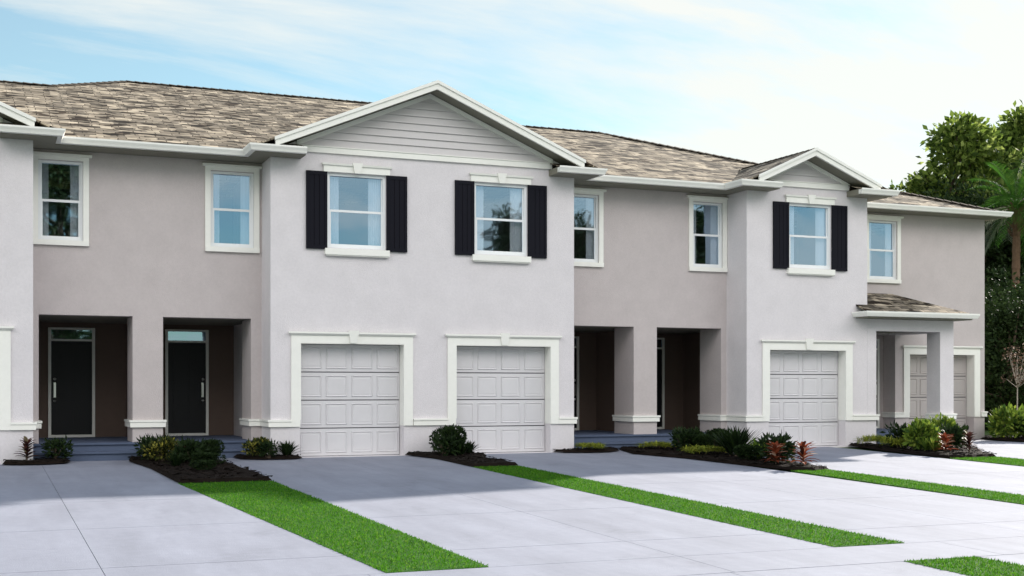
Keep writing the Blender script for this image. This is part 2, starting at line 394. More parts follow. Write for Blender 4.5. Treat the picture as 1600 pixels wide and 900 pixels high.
def drive(x0, x1, xm, y1, x0b=None, x1b=None, y0=10.385):
    """concrete slabs with open joints, one mesh"""
    x0b = x0 if x0b is None else x0b; x1b = x1 if x1b is None else x1b
    bm = bmesh.new(); gap = .003
    yj = [y0, 11.45, 14.15, 16.85, 19.55, 22.25, y1]
    ys_ = [y0, min(23.4, y1), y1]    # joint filler just below the surface
    rows = [[bm.verts.new((x0 + (x0b - x0) * (y - y0) / (y1 - y0) + .01, y, gz(y) - .014)), bm.verts.new((x1 + (x1b - x1) * (y - y0) / (y1 - y0) - .01, y, gz(y) - .014))] for y in ys_]
    for p, q in zip(rows[:-1], rows[1:]): bm.faces.new((p[0], p[1], q[1], q[0]))
    for a, b in zip(yj[:-1], yj[1:]):
        def L(y): return x0 + (x0b - x0) * (y - y0) / (y1 - y0)
        def Rr(y): return x1 + (x1b - x1) * (y - y0) / (y1 - y0)
        for s in (0, 1):
            pts = []
            for yy in (a + gap * 2, b - gap * 2):
                xl = (L(yy) if s == 0 else xm + gap); xr = (xm - gap if s == 0 else Rr(yy))
                pts.append((xl, yy, gz(yy))); pts.append((xr, yy, gz(yy)))
            t = [bm.verts.new(p) for p in (pts[0], pts[1], pts[3], pts[2])]
            bo = [bm.verts.new((v.co.x, v.co.y, v.co.z - .05)) for v in t]
            bm.faces.new(t)
            for i in range(4):
                j = (i + 1) % 4; bm.faces.new((t[i], t[j], bo[j], bo[i]))
    return tag(link('driveway', bm, CONC), kind='structure')
drive(-4.0, 3.17, .95, 24.25, None, 2.50)
drive(4.10, 7.76, 6.0, 24.0, 3.90, None)
drive(8.61, 12.50, 10.5, 24.0)
drive(13.40, 17.30, 15.4, 24.0)
drive(18.62, 23.2, 21.2, 25.6)
def grid_conc(name, x0, x1, y0, y1, step):
    bm = bmesh.new(); x = x0; g_ = .0035
    while x < x1 - .01:
        xe = min(x + step, x1)
        t = [bm.verts.new((p, q, gz(q) + .001)) for p, q in ((x + g_, y0 + g_), (xe - g_, y0 + g_), (xe - g_, y1 - g_), (x + g_, y1 - g_))]
        bo = [bm.verts.new((v.co.x, v.co.y, v.co.z - .05)) for v in t]; bm.faces.new(t)
        for i in range(4):
            j = (i + 1) % 4; bm.faces.new((t[i], t[j], bo[j], bo[i]))
        x = xe
    return tag(link(name, bm, CONC), kind='structure')
grid_conc('sidewalk', -12, 30, 9.43, 10.38, 3.0)
for a, b in ((-4, 3.17), (4.1, 7.8), (8.64, 12.5), (13.4, 17.3), (18.6, 23.2)):
    grid_conc('driveway_apron', a, b, 6.6, 9.42, (b - a) / 2 + .001)
ROADM = mat('asphalt', (.055, .055, .058), .9, .2, noise_amt=.25, nscale=60, bump=.3, bscale=150)
bm = bmesh.new(); box(bm, -80, 120, -2.5, 6.2, -.42, -.40); tag(link('road', bm, ROADM), kind='structure')
bm = bmesh.new(); box(bm, -80, 120, 6.2, 6.6, -.42, -.365); tag(link('kerb', bm, CONC), kind='structure')

LAWNS = [[(3.17, 10.39), (4.10, 10.39), (4.0, 18.9), (2.64, 18.9)], [(7.76, 10.39), (8.61, 10.39), (8.61, 20.4), (7.76, 20.4)],
         [(12.50, 10.39), (13.40, 10.39), (13.42, 18.15), (12.66, 18.15)], [(17.30, 10.39), (18.62, 10.39), (18.62, 19.7), (17.42, 19.7)],
         [(7.80, 6.62), (8.64, 6.62), (8.64, 9.42), (7.80, 9.42)], [(12.50, 6.62), (13.40, 6.62), (13.40, 9.42), (12.50, 9.42)], [(3.17, 6.62), (4.1, 6.62), (4.1, 9.42), (3.17, 9.42)]]
for p in LAWNS: slab('lawn_strip', p, .004, LAWN)
# grass blades: nobody could count them
gv, gf = [], []
rg = random.Random(3)
for poly in LAWNS:
    y0, y1 = poly[0][1], poly[2][1]
    ar = (y1 - y0) * (poly[1][0] - poly[0][0])
    for _ in range(int(ar * (2600 if y0 > 10 else 3200))):
        y = rg.uniform(y0, y1); s = (y - y0) / (y1 - y0)
        xl = poly[0][0] + (poly[3][0] - poly[0][0]) * s; xr = poly[1][0] + (poly[2][0] - poly[1][0]) * s
        x = rg.uniform(xl - .012, xr + .012); z = gz(y); a = rg.uniform(0, 6.28); h = rg.uniform(.012, .030); wd = rg.uniform(.004, .008)
        cx, sx = math.cos(a) * wd, math.sin(a) * wd; lx, ly = rg.uniform(-.018, .018), rg.uniform(-.018, .018)
        i = len(gv); gv += [(x - cx, y - sx, z), (x + cx, y + sx, z), (x + lx, y + ly, z + h)]; gf.append((i, i + 1, i + 2))
me = bpy.data.meshes.new('grass'); me.from_pydata(gv, [], gf); me.materials.append(GRASSB)
o = bpy.data.objects.new('grass', me); COL.objects.link(o)
tag(o, 'short bright green grass on the strips between the driveways', 'grass', kind='stuff')

BEDS = [[(.35, 23.38), (.33, 23.1), (.6, 22.96), (1.0, 22.94), (1.35, 23.1), (1.45, 23.5), (1.4, 23.78), (.84, 23.78), (.84, 23.38)],
        [(2.45, 23.78), (2.40, 23.2), (2.56, 21.6), (2.64, 18.9), (4.0, 18.9), (3.94, 21.8), (3.86, 22.8), (3.95, 23.4), (4.0, 23.78)],
        [(4.3, 23.78), (4.35, 23.25), (4.7, 22.98), (5.2, 22.93), (5.45, 23.1), (5.46, 23.38), (4.91, 23.38), (4.91, 23.78)],
        [(7.50, 23.38), (7.58, 23.1), (7.76, 22.3), (7.76, 20.4), (8.61, 20.4), (8.62, 22.1), (8.92, 22.7), (8.75, 23.1), (8.53, 23.38)],
        [(10.62, 23.38), (10.75, 23.12), (11.2, 22.98), (11.7, 23.02), (12.05, 23.25), (12.1, 23.78), (11.1, 23.78), (11.1, 23.38)],
        [(12.3, 23.78), (11.9, 22.4), (12.3, 21.0), (12.45, 19.5), (12.66, 18.15), (13.05, 18.0), (13.44, 18.15), (13.50, 20), (13.7, 21.5), (14.3, 22.7), (15.2, 22.95), (15.7, 23.15), (15.72, 23.38), (15.18, 23.38), (15.18, 23.78)],
        [(17.82, 23.38), (17.75, 23.1), (17.45, 21.5), (17.40, 19.7), (18.6, 19.7), (18.85, 20.2), (19.8, 21.6), (20.6, 22.7), (21.0, 23.3), (21.0, 25.15), (20.85, 25.15), (20.85, 23.1), (18.36, 23.1), (18.36, 23.38)],
        [(23.15, 25.1), (23.0, 24.3), (23.1, 23.6), (24.5, 23.4), (30, 23.4), (30, 26), (23.45, 26), (23.42, 25.1)]]
for bi, poly in enumerate(BEDS):
    bm = bmesh.new()
    vs = [bm.verts.new((x, y, gz(y) + .012)) for x, y in poly]
    f = bm.faces.new(vs)
    r = bmesh.ops.extrude_face_region(bm, geom=[f]); top = [e for e in r['geom'] if isinstance(e, bmesh.types.BMFace)]
    tf = top[0]
    bmesh.ops.inset_region(bm, faces=[tf], thickness=.07, depth=0)
    inner = [f_ for f_ in bm.faces if f_.is_valid and f_ == tf]
    for v in tf.verts: v.co.z += .05
    bmesh.ops.triangulate(bm, faces=[f_ for f_ in bm.faces if len(f_.verts) > 4])
    for _ in range(3):
        es = [e for e in bm.edges if e.calc_length() > .12 and all(len(ff.verts) >= 3 for ff in e.link_faces)]
        if es: bmesh.ops.subdivide_edges(bm, edges=es, cuts=1); bmesh.ops.triangulate(bm, faces=bm.faces)
    for v in bm.verts:
        if v.co.z > gz(v.co.y) + .02: v.co.z += noise.noise(v.co * 5) * .02
    # scattered bark chips in the same mesh
    rb = random.Random(bi)
    xs_ = [p[0] for p in poly]; ys_ = [p[1] for p in poly]
    def inside(x, y):
        c = False; n = len(poly)
        for i in range(n):
            (x1, y1), (x2, y2) = poly[i], poly[(i + 1) % n]
            if (y1 > y) != (y2 > y) and x < (x2 - x1) * (y - y1) / (y2 - y1) + x1: c = not c
        return c
    cnt = int((max(xs_) - min(xs_)) * (max(ys_) - min(ys_)) * 130)
    for _ in range(cnt):
        x, y = rb.uniform(min(xs_) - .02, max(xs_) + .02), rb.uniform(min(ys_) - .02, max(ys_) + .02)
        if not inside(x, y): continue
        z = gz(y) + .055 + rb.uniform(0, .02); a = rb.uniform(0, 3.14); l = rb.uniform(.02, .05); wd = l * .35
        c, s = math.cos(a), math.sin(a)
        q = [bm.verts.new((x + c * u * l - s * v * wd, y + s * u * l + c * v * wd, z + rb.uniform(-.01, .015))) for u, v in ((-1, -1), (1, -1), (1, 1), (-1, 1))]
        bm.faces.new(q)
    tag(link('mulch_bed', bm, MULCH, smooth=False), kind='structure')

# ================================================================== the townhouse building
B = empty('townhouse_building', (8, 23.4, 0)); B.location = (0, 0, 0)
tag(B, 'two storey grey stucco townhouse row with white trim and brown shingle roof', 'townhouses')
F = 23.4; RC = 24.2; WG = 25.2
G = [(-4.80, -2.77), (-1.72, .30), (5.47, 7.49), (8.54, 10.57), (15.75, 17.77)]
WB = [(-3.13 - 1.13, -3.13), (-1.37, -.24), (5.99, 7.12), (8.93, 10.05), (16.26, 17.37)]
for nm, x0, x1, gs in (('l', -5.34, .83, (0, 1)), ('m', 4.92, 11.09, (2, 3)), ('r', 15.19, 18.36, (4,))):
    bm = bmesh.new()
    holes = [(G[i][0], G[i][1], 0, 2.13) for i in gs] + [(WB[i][0], WB[i][1], 3.92, 5.32) for i in gs]
    wall_y(bm, x0, x1, -.03, 5.68, F, .3, holes)
    o = link('projecting_wall', bm, STU_L, B)
# side walls of the projecting bays
bm = bmesh.new()
box(bm, .53, .83, F + .3, 27.1, -.03, 5.54)
box(bm, 4.92, 5.22, F + .3, 27.1, -.03, 5.54)
box(bm, 10.79, 11.09, F + .3, 27.1, -.03, 5.54)
box(bm, 15.19, 15.49, F + .3, 25.1, -.03, 5.54)
box(bm, 18.06, 18.36, F + .3, 25.65, -.03, 5.54)
link_split('side_wall', bm, STU_L, B)
# recessed walls
WR = [(.80, 1.80), (3.86, 4.87), (11.13, 12.14), (14.22, 15.185)]
bm = bmesh.new()
for x0, x1, ws in ((.83, 4.92, (0, 1)), (11.09, 15.19, (2, 3))):
    wall_y(bm, x0, x1, 2.6, 5.54, RC, .3, [(max(WR[i][0] + .10, x0), WR[i][1] - .10, 3.93, 5.35) for i in ws])
wall_y(bm, -9, -5.34, 0, 5.54, RC, .3, [])
link_split('recessed_wall', bm, STU_T, B)
bm = bmesh.new()
for x0, x1 in ((.83, .95), (2.56, 3.10), (4.72, 4.92), (11.09, 11.29), (12.88, 13.44), (15.05, 15.19)):
    box(bm, x0, x1, RC, 25.1, .3, 2.6)
link_split('porch_pillar', bm, STU_T, B)
# porch interiors
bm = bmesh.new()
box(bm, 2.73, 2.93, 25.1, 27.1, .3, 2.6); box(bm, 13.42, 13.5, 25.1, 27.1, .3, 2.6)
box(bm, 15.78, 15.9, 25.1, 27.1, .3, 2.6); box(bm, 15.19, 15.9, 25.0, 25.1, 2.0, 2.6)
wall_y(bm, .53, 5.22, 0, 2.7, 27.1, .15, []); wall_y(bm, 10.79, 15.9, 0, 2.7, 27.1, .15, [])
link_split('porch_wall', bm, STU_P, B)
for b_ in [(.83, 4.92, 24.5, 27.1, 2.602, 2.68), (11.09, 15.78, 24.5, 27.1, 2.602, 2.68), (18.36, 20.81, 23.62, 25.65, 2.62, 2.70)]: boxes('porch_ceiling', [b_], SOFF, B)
# end wing
bm = bmesh.new()
wall_y(bm, 18.36, 23.4, 2.6, 5.54, WG, .3, [(19.80, 20.65, 3.93, 5.35)])
wall_y(bm, 20.61, 23.4, -.03, 2.6, WG, .3, [(21.02, 23.06, 0, 2.13)])
box(bm, 20.61, 20.9, 25.5, 25.8, 0, 2.6)
box(bm, 18.36, 20.61, 25.65, 25.8, 0, 2.6)
link_split('wing_wall', bm, STU_T, B)
bm = bmesh.new()
box(bm, 23.1, 23.4, 25.5, 36, -.03, 5.54); box(bm, -9, 23.4, 36, 36.3, -.03, 5.54); box(bm, -9, -8.7, 24.5, 36, -.03, 5.54)
link_split('end_wall', bm, STU_T, B)
bm = bmesh.new(); box(bm, -8.7, 23.1, 27.3, 35.9, 2.72, 2.85); box(bm, -5.2, .5, 23.75, 27.3, 2.72, 2.85); box(bm, 5.25, 10.75, 23.75, 27.3, 2.72, 2.85); box(bm, 15.95, 18.0, 23.75, 27.3, 2.72, 2.85)
box(bm, -8.6, 23.0, 28.6, 28.7, 2.86, 5.5)
link_split('upper_floor', bm, ROOMM, B)
# garage interiors stay dark behind their doors

# porch floors and steps (concrete)
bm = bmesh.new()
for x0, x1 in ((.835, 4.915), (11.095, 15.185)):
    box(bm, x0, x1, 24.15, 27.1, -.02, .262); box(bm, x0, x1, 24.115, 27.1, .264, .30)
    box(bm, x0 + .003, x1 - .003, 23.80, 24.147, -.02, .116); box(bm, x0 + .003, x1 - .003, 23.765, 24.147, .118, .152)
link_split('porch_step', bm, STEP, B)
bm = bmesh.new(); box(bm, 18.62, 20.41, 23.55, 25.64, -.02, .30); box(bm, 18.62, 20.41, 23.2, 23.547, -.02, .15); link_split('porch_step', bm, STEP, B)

# ledge trim, mitred round the corners
LP = [(0, .57), (.045, .57), (.045, .655), (.06, .665), (.06, .70), (0, .70)]
bm = bmesh.new()
def ledge(*pts): sweep(bm, pts, LP)
ledge((.47, F), (.83, F), (.83, RC), (.95, RC), (.95, 25.1))
ledge((2.56, 25.1), (2.56, RC), (3.10, RC), (3.10, 25.1))
ledge((4.72, 25.1), (4.72, RC), (4.92, RC), (4.92, F), (5.30, F))
ledge((7.67, F), (8.37, F))
ledge((10.74, F), (11.09, F), (11.09, RC), (11.29, RC), (11.29, 25.1))
ledge((12.88, 25.1), (12.88, RC), (13.44, RC), (13.44, 25.1))
ledge((15.05, 25.1), (15.05, RC), (15.19, RC), (15.19, F), (15.57, F))
ledge((17.94, F), (18.61, F), (18.61, F + .3))
ledge((20.61, 25.65), (20.61, WG), (20.85, WG))
ledge((23.27, WG), (23.4, WG), (23.4, 35))
ledge((-5.34, RC), (-5.34, F), (-4.97, F)); ledge((-2.60, F), (-1.89, F))
link_split('ledge_trim', bm, TRIM, B)

# garage doors with surrounds
def garage(x0, x1, Y, proud=.035, dm=None):
    s = .17; bm = bmesh.new()
    box(bm, x0 - s, x0, Y - proud, Y - .002, .57, 2.13); box(bm, x1, x1 + s, Y - proud, Y - .002, .57, 2.13)
    box(bm, x0 - s, x1 + s, Y - proud, Y - .002, 2.13, 2.275)
    # white returns into the opening
    box(bm, x0 - .001, x0 + .012, Y - proud + .002, Y + .25, .70, 2.118); box(bm, x1 - .012, x1 + .001, Y - proud + .002, Y + .25, .57, 2.118)
    box(bm, x0, x1, Y - proud + .002, Y + .25, 2.118, 2.131)
    sur = link('garage_surround', bm, TRIM, B)
    bm = bmesh.new(); sweep(bm, [(x0 - s, Y - .002), (x0 - s, Y - proud), (x1 + s, Y - proud), (x1 + s, Y - .002)], [(0, 2.275), (.02, 2.275), (.05, 2.305), (.05, 2.335), (0, 2.335)])
    link('cornice', bm, TRIM, sur)
    xm = (x0 + x1) / 2; bm = bmesh.new()
    extr(bm, [(xm - .065, Y - proud - .035, 2.13), (xm + .065, Y - proud - .035, 2.13), (xm + .10, Y - proud - .06, 2.37), (xm - .10, Y - proud - .06, 2.37)], (0, .05, 0))
    link('keystone', bm, TRIM, sur)
    # sectional door: four sections, raised panels
    bm = bmesh.new(); yd = Y + .26; h = 2.12 / 4; n = 4; wd = (x1 - x0 - .026) / n
    for r in range(4):
        z0 = .0 + r * h
        box(bm, x0 + .013, x1 - .013, yd, yd + .04, z0 + .010, z0 + h - .010)
        for c in range(n):
            a = x0 + .013 + c * wd + .055; b = a + wd - .11; p, q = z0 + .075, z0 + h - .075
            # sunk groove frame then raised field
            o4 = [(a, p), (b, p), (b, q), (a, q)]; e = .022; e2 = .045
            r0 = [bm.verts.new((x, yd - .002, z)) for x, z in o4]
            r1 = [bm.verts.new((x, yd + .004, z)) for x, z in ((a + .006, p + .006), (b - .006, p + .006), (b - .006, q - .006), (a + .006, q - .006))]
            # raised moulding ring
            ring = [((a - .012, p - .012), (b + .012, p - .012), (b + .012, q + .012), (a - .012, q + .012))]
            ro = [bm.verts.new((x, yd - .001, z)) for x, z in ring[0]]
            rt = [bm.verts.new((x, yd - .018, z)) for x, z in o4]
            ri = [bm.verts.new((x, yd - .001, z)) for x, z in ((a + e, p + e), (b - e, p + e), (b - e, q - e), (a + e, q - e))]
            rf = [bm.verts.new((x, yd - .006, z)) for x, z in ((a + e2, p + e2), (b - e2, p + e2), (b - e2, q - e2), (a + e2, q - e2))]
            for v in r0 + r1: bm.verts.remove(v)
            for A_, B_ in ((ro, rt), (rt, ri), (ri, rf)):
                for i in range(4):
                    j = (i + 1) % 4; bm.faces.new((A_[i], A_[j], B_[j], B_[i]))
            bm.faces.new(rf)
    gd = link('garage_door', bm, dm or GDOOR, B)
    bm = bmesh.new(); box(bm, x0 + .013, x1 - .013, yd + .02, yd + .06, 0, 2.13); link('door_backing', bm, SEAM, gd)
    return sur, gd
for x0, x1 in G: garage(x0, x1, F)
s4, g4 = garage(21.02, 23.06, WG, dm=mat('garage_door_dim', (.46, .42, .40), .5, .4, noise_amt=.03, nscale=5)); g4['label'] = 'sectional garage door behind the portico post'  # warmer, darker door colour carries the different light on this wing

# windows
def curtains(x0, x1, z0, z1, Y, parent, wl, wr):
    rc = random.Random(int(x0 * 100))
    for a, b in ((x0 + .02, x0 + wl), (x1 - wr, x1 - .02)):
        bm = bmesh.new(); n = 26; prev = None
        for i in range(n + 1):
            x = a + (b - a) * i / n; y = Y + .02 * math.sin(i * 1.55 + rc.random() * .5)
            cur = (bm.verts.new((x, y, z0 - .05)), bm.verts.new((x, y, z1 + .05)))
            if prev: bm.faces.new((prev[0], cur[0], cur[1], prev[1]))
            prev = cur
        link('curtain', bm, CURT, parent, smooth=True)
def sashes(x0, x1, z0, z1, Y, parent):
    """single-hung window filling the opening, frame front at Y"""
    fr = .045; zm = (z0 + z1) / 2; bm = bmesh.new()
    for a in ((x0, x0 + fr, z0, z1), (x1 - fr, x1, z0, z1), (x0 + fr, x1 - fr, z1 - fr, z1), (x0 + fr, x1 - fr, z0, z0 + fr)):
        box(bm, a[0], a[1], Y, Y + .08, a[2], a[3])
    fo = link('window_frame', bm, VINYL, parent)
    bm = bmesh.new(); s = .032; a0, a1 = x0 + fr, x1 - fr
    # lower sash in front, upper sash behind
    box(bm, a0, a1, Y + .012, Y + .045, zm - .022, zm + .022)
    box(bm, a0, a0 + s, Y + .012, Y + .045, z0 + fr, zm - .022); box(bm, a1 - s, a1, Y + .012, Y + .045, z0 + fr, zm - .022)
    box(bm, a0 + s, a1 - s, Y + .012, Y + .045, z0 + fr, z0 + fr + s)
    box(bm, a0, a0 + s * .7, Y + .047, Y + .075, zm + .022, z1 - fr); box(bm, a1 - s * .7, a1, Y + .047, Y + .075, zm + .022, z1 - fr)
    link('sash', bm, VINYL, parent)
    bm = bmesh.new()
    box(bm, a0 + .01, a1 - .01, Y + .028, Y + .034, z0 + fr + .01, zm - .01); box(bm, a0 + .005, a1 - .005, Y + .06, Y + .066, zm + .0, z1 - fr + .005)
    link('glass', bm, GLASS, parent)
    curtains(x0 + .03, x1 - .03, z0, z1, Y + .12, parent, (x1 - x0) * .2, (x1 - x0) * .24)
def keyed_head(x0, x1, Y, parent):
    xm = (x0 + x1) / 2; bm = bmesh.new()
    box(bm, x0 - .08, x1 + .08, Y - .04, Y - .002, 5.335, 5.475)
    link('window_head', bm, TRIM, parent)
    bm = bmesh.new(); sweep(bm, [(x0 - .08, Y - .002), (x0 - .08, Y - .04), (x1 + .08, Y - .04), (x1 + .08, Y - .002)], [(0, 5.455), (.025, 5.46), (.035, 5.495), (0, 5.495)]); link('cornice', bm, TRIM, parent)
    bm = bmesh.new(); extr(bm, [(xm - .055, Y - .08, 5.325), (xm + .055, Y - .08, 5.325), (xm + .10, Y - .09, 5.52), (xm - .10, Y - .09, 5.52)], (0, .05, 0)); link('keystone', bm, TRIM, parent)
def shutter(x0, x1, parent):
    bm = bmesh.new(); z0, z1 = 3.885, 5.335; Y = F
    st = .05
    box(bm, x0, x0 + st, Y - .045, Y - .003, z0, z1); box(bm, x1 - st, x1, Y - .045, Y - .003, z0, z1)
    for a, b in ((z0, z0 + .07), (z1 - .07, z1)): box(bm, x0 + st, x1 - st, Y - .045, Y - .003, a, b)
    n = 3; d = (x1 - x0 - 2 * st) / n
    for i in range(n): box(bm, x0 + st + i * d + .004, x0 + st + (i + 1) * d - .004, Y - .036, Y - .003, z0 + .07, z1 - .07)
    box(bm, x0 + st, x1 - st, Y - .0025, Y - .001, z0 + .05, z1 - .05)
    link('shutter', bm, SHUT, parent)
for i, (x0, x1) in enumerate(WB):
    bm = bmesh.new()
    box(bm, x0 - .06, x1 + .06, F - .09, F + .03, 3.785, 3.90); box(bm, x0 - .04, x1 + .04, F - .07, F - .002, 3.765, 3.785)
    win = link('window', bm, TRIM, B)
    win['label'] = 'shuttered window with a keystone head and sill'
    win.name = 'window'
    sashes(x0, x1, 3.92, 5.32, F + .03, win)
    keyed_head(x0, x1, F, win)
    shutter(x0 - .41, x0 - .012, win); shutter(x1 + .012, x1 + .42, win)
def trimmed(x0, x1, Y, cap=(.05, .05)):
    bm = bmesh.new(); t = .10; z0, z1 = 3.84, 5.36
    box(bm, x0, x0 + t, Y - .04, Y - .002, z0 + .09, z1); box(bm, x1 - t, x1, Y - .04, Y - .002, z0 + .09, z1)
    box(bm, x0, x1, Y - .045, Y - .002, z1 - .01 + .01, 5.43); box(bm, x0, x1, Y - .06, Y - .002, z0, z0 + .09)
    win = link('window', bm, TRIM, B)
    win['label'] = 'plain white trimmed window without shutters'
    bm = bmesh.new(); box(bm, x0 - cap[0], x1 + cap[1], Y - .085, Y - .002, 5.43, 5.475); link('cap_trim', bm, TRIM, win)
    sashes(x0 + t, x1 - t, z0 + .09, 5.35, Y + .02, win)
trimmed(.84, 1.80, RC, (0, .05)); trimmed(3.86, 4.87, RC, (.05, .04)); trimmed(11.13, 12.14, RC, (.03, .05)); trimmed(14.22, 15.18, RC, (.05, 0))
trimmed(19.70, 20.75, WG)

# front doors
def front_door(x0, x1, Y, hand):
    z0, z1 = .302, 2.24; t = .055; bm = bmesh.new()
    box(bm, x0, x0 + t, Y - .06, Y - .001, z0, 2.50); box(bm, x1 - t, x1, Y - .06, Y - .001, z0, 2.50)
    box(bm, x0 + t, x1 - t, Y - .06, Y - .001, z1 - .01, z1 + .03); box(bm, x0 + t, x1 - t, Y - .06, Y - .001, 2.46, 2.50)
    box(bm, x0 + t, x1 - t, Y - .07, Y - .001, z0, z0 + .05)
    fr = link('front_door', bm, TRIM, B)
    bm = bmesh.new(); a, b = x0 + t + .003, x1 - t - .003
    box(bm, a, b, Y - .03, Y - .002, z0 + .053, z1 - .013)
    wd = (b - a)
    for (u0, u1) in ((.14, .46), (.54, .86)):
        for (v0, v1) in ((.08, .36), (.42, .72), (.78, .94)):
            h = z1 - z0; p, q = z0 + .05 + v0 * h * .97, z0 + .05 + v1 * h * .97
            box(bm, a + u0 * wd, a + u1 * wd, Y - .038, Y - .031, p, min(q, z1 - .08))
    link('door_leaf', bm, DOORM, fr)
    bm = bmesh.new(); box(bm, a, b, Y - .035, Y - .025, z1 + .033, 2.457); link('transom', bm, GLASS, fr)
    bm = bmesh.new(); box(bm, a, b, Y - .008, Y - .002, z1 + .033, 2.457); link('transom_backing', bm, DOORM, fr)
    hx = a + .065 if hand < 0 else b - .065; bm = bmesh.new()
    box(bm, hx - .022, hx + .022, Y - .05, Y - .04, 1.10, 1.40)
    bmesh.ops.create_uvsphere(bm, u_segments=12, v_segments=8, radius=.032, matrix=Matrix.Translation((hx, Y - .07, 1.47)))
    box(bm, hx - .012, hx + .012, Y - .10, Y - .085, 1.12, 1.38); box(bm, hx - .012, hx + .012, Y - .09, Y - .045, 1.36, 1.38); box(bm, hx - .012, hx + .012, Y - .09, Y - .045, 1.12, 1.14)
    bmesh.ops.create_uvsphere(bm, u_segments=10, v_segments=6, radius=.028, matrix=Matrix.Translation((hx, Y - .065, 1.03)))
    link('handle', bm, STEEL, fr)
front_door(1.24, 2.13, 27.1, -1); front_door(3.51, 4.39, 27.1, 1)
front_door(12.05, 12.95, 27.1, 1); front_door(14.33, 15.23, 27.1, -1)
front_door(19.50, 20.45, 25.65, 1)

# ---------------------------------------------------------------- roofs
PT = .3645; EV = 5.675; EY = 23.66
def za(y): return EV + PT * (y - EY)
ZR = za(29.9); Z1 = za(31.7)
P = (14.87, 29.9, ZR)
A = [(-9.4, EY, EV), (17.0, EY, EV), (17.0, 24.75, za(24.75)), P, (11.8, 29.9, ZR), (10.0, 31.7, Z1), (3.2, 31.7, Z1), (1.45, 29.9, ZR), (-9.4, 29.9, ZR)]
roof_sheet('main_roof', [A,
    [(17.0, 24.70, 5.66), (23.56, 24.70, 5.66), P],
    [P, (23.56, 24.70, 5.66), (23.56, 38.65, 5.66), (14.87, 33.5, ZR)],
    [(-9.4, 29.9, ZR - .004), (14.87, 29.9, ZR - .004), (14.87, 33.5, ZR - .004), (-9.4, 33.5, ZR - .004)],
    [(-9.4, 33.5, ZR), (14.87, 33.5, ZR), (23.56, 38.65, 5.66), (-9.4, 38.65, 5.66)],
    [(3.2, 31.7, Z1), (1.45, 29.9, ZR), (1.45, 33.5, ZR)],
    [(10.0, 31.7, Z1), (11.8, 33.5, ZR), (11.8, 29.9, ZR)],
    [(3.2, 31.7, Z1), (10.0, 31.7, Z1), (11.8, 33.5, ZR), (1.45, 33.5, ZR)]], B)
# ridge cap shingles
def cap(bm, a, b, r=.13):
    a, b = Vector(a), Vector(b); d = (b - a); L_ = d.length; d.normalize(); n = max(1, int(L_ / .2)); side = d.cross(Vector((0, 0, 1))).normalized()
    for i in range(n):
        p = a + d * (L_ * i / n); q = a + d * (L_ * (i + 1) / n + .03)
        l1, l2 = .028, .012
        vs = [p - side * r - Vector((0, 0, r * .28 - l1)), p + Vector((0, 0, l1 + .01)), p + side * r - Vector((0, 0, r * .28 - l1)),
              q - side * r - Vector((0, 0, r * .28 - l2)), q + Vector((0, 0, l2 + .01)), q + side * r - Vector((0, 0, r * .28 - l2))]
        v = [bm.verts.new(x) for x in vs]
        bm.faces.new((v[0], v[1], v[4], v[3])); bm.faces.new((v[1], v[2], v[5], v[4])); bm.faces.new((v[0], v[2], v[1]))
CAPM = mat('ridge_shingle', (.11, .095, .08), .95, .02, noise_amt=.35, nscale=6)
def ridge(a, b, r_=.13):
    bm = bmesh.new(); cap(bm, a, b, r_); link('ridge_cap', bm, CAPM, B)
for a_, b_ in (((-9.4, 29.9, ZR), (1.45, 29.9, ZR)), ((3.2, 31.7, Z1), (10, 31.7, Z1)), ((11.8, 29.9, ZR), P), (P, (23.5, 24.74, 5.68)), ((1.45, 29.9, ZR), (3.2, 31.7, Z1)), ((11.8, 29.9, ZR), (10, 31.7, Z1))): ridge(a_, b_)
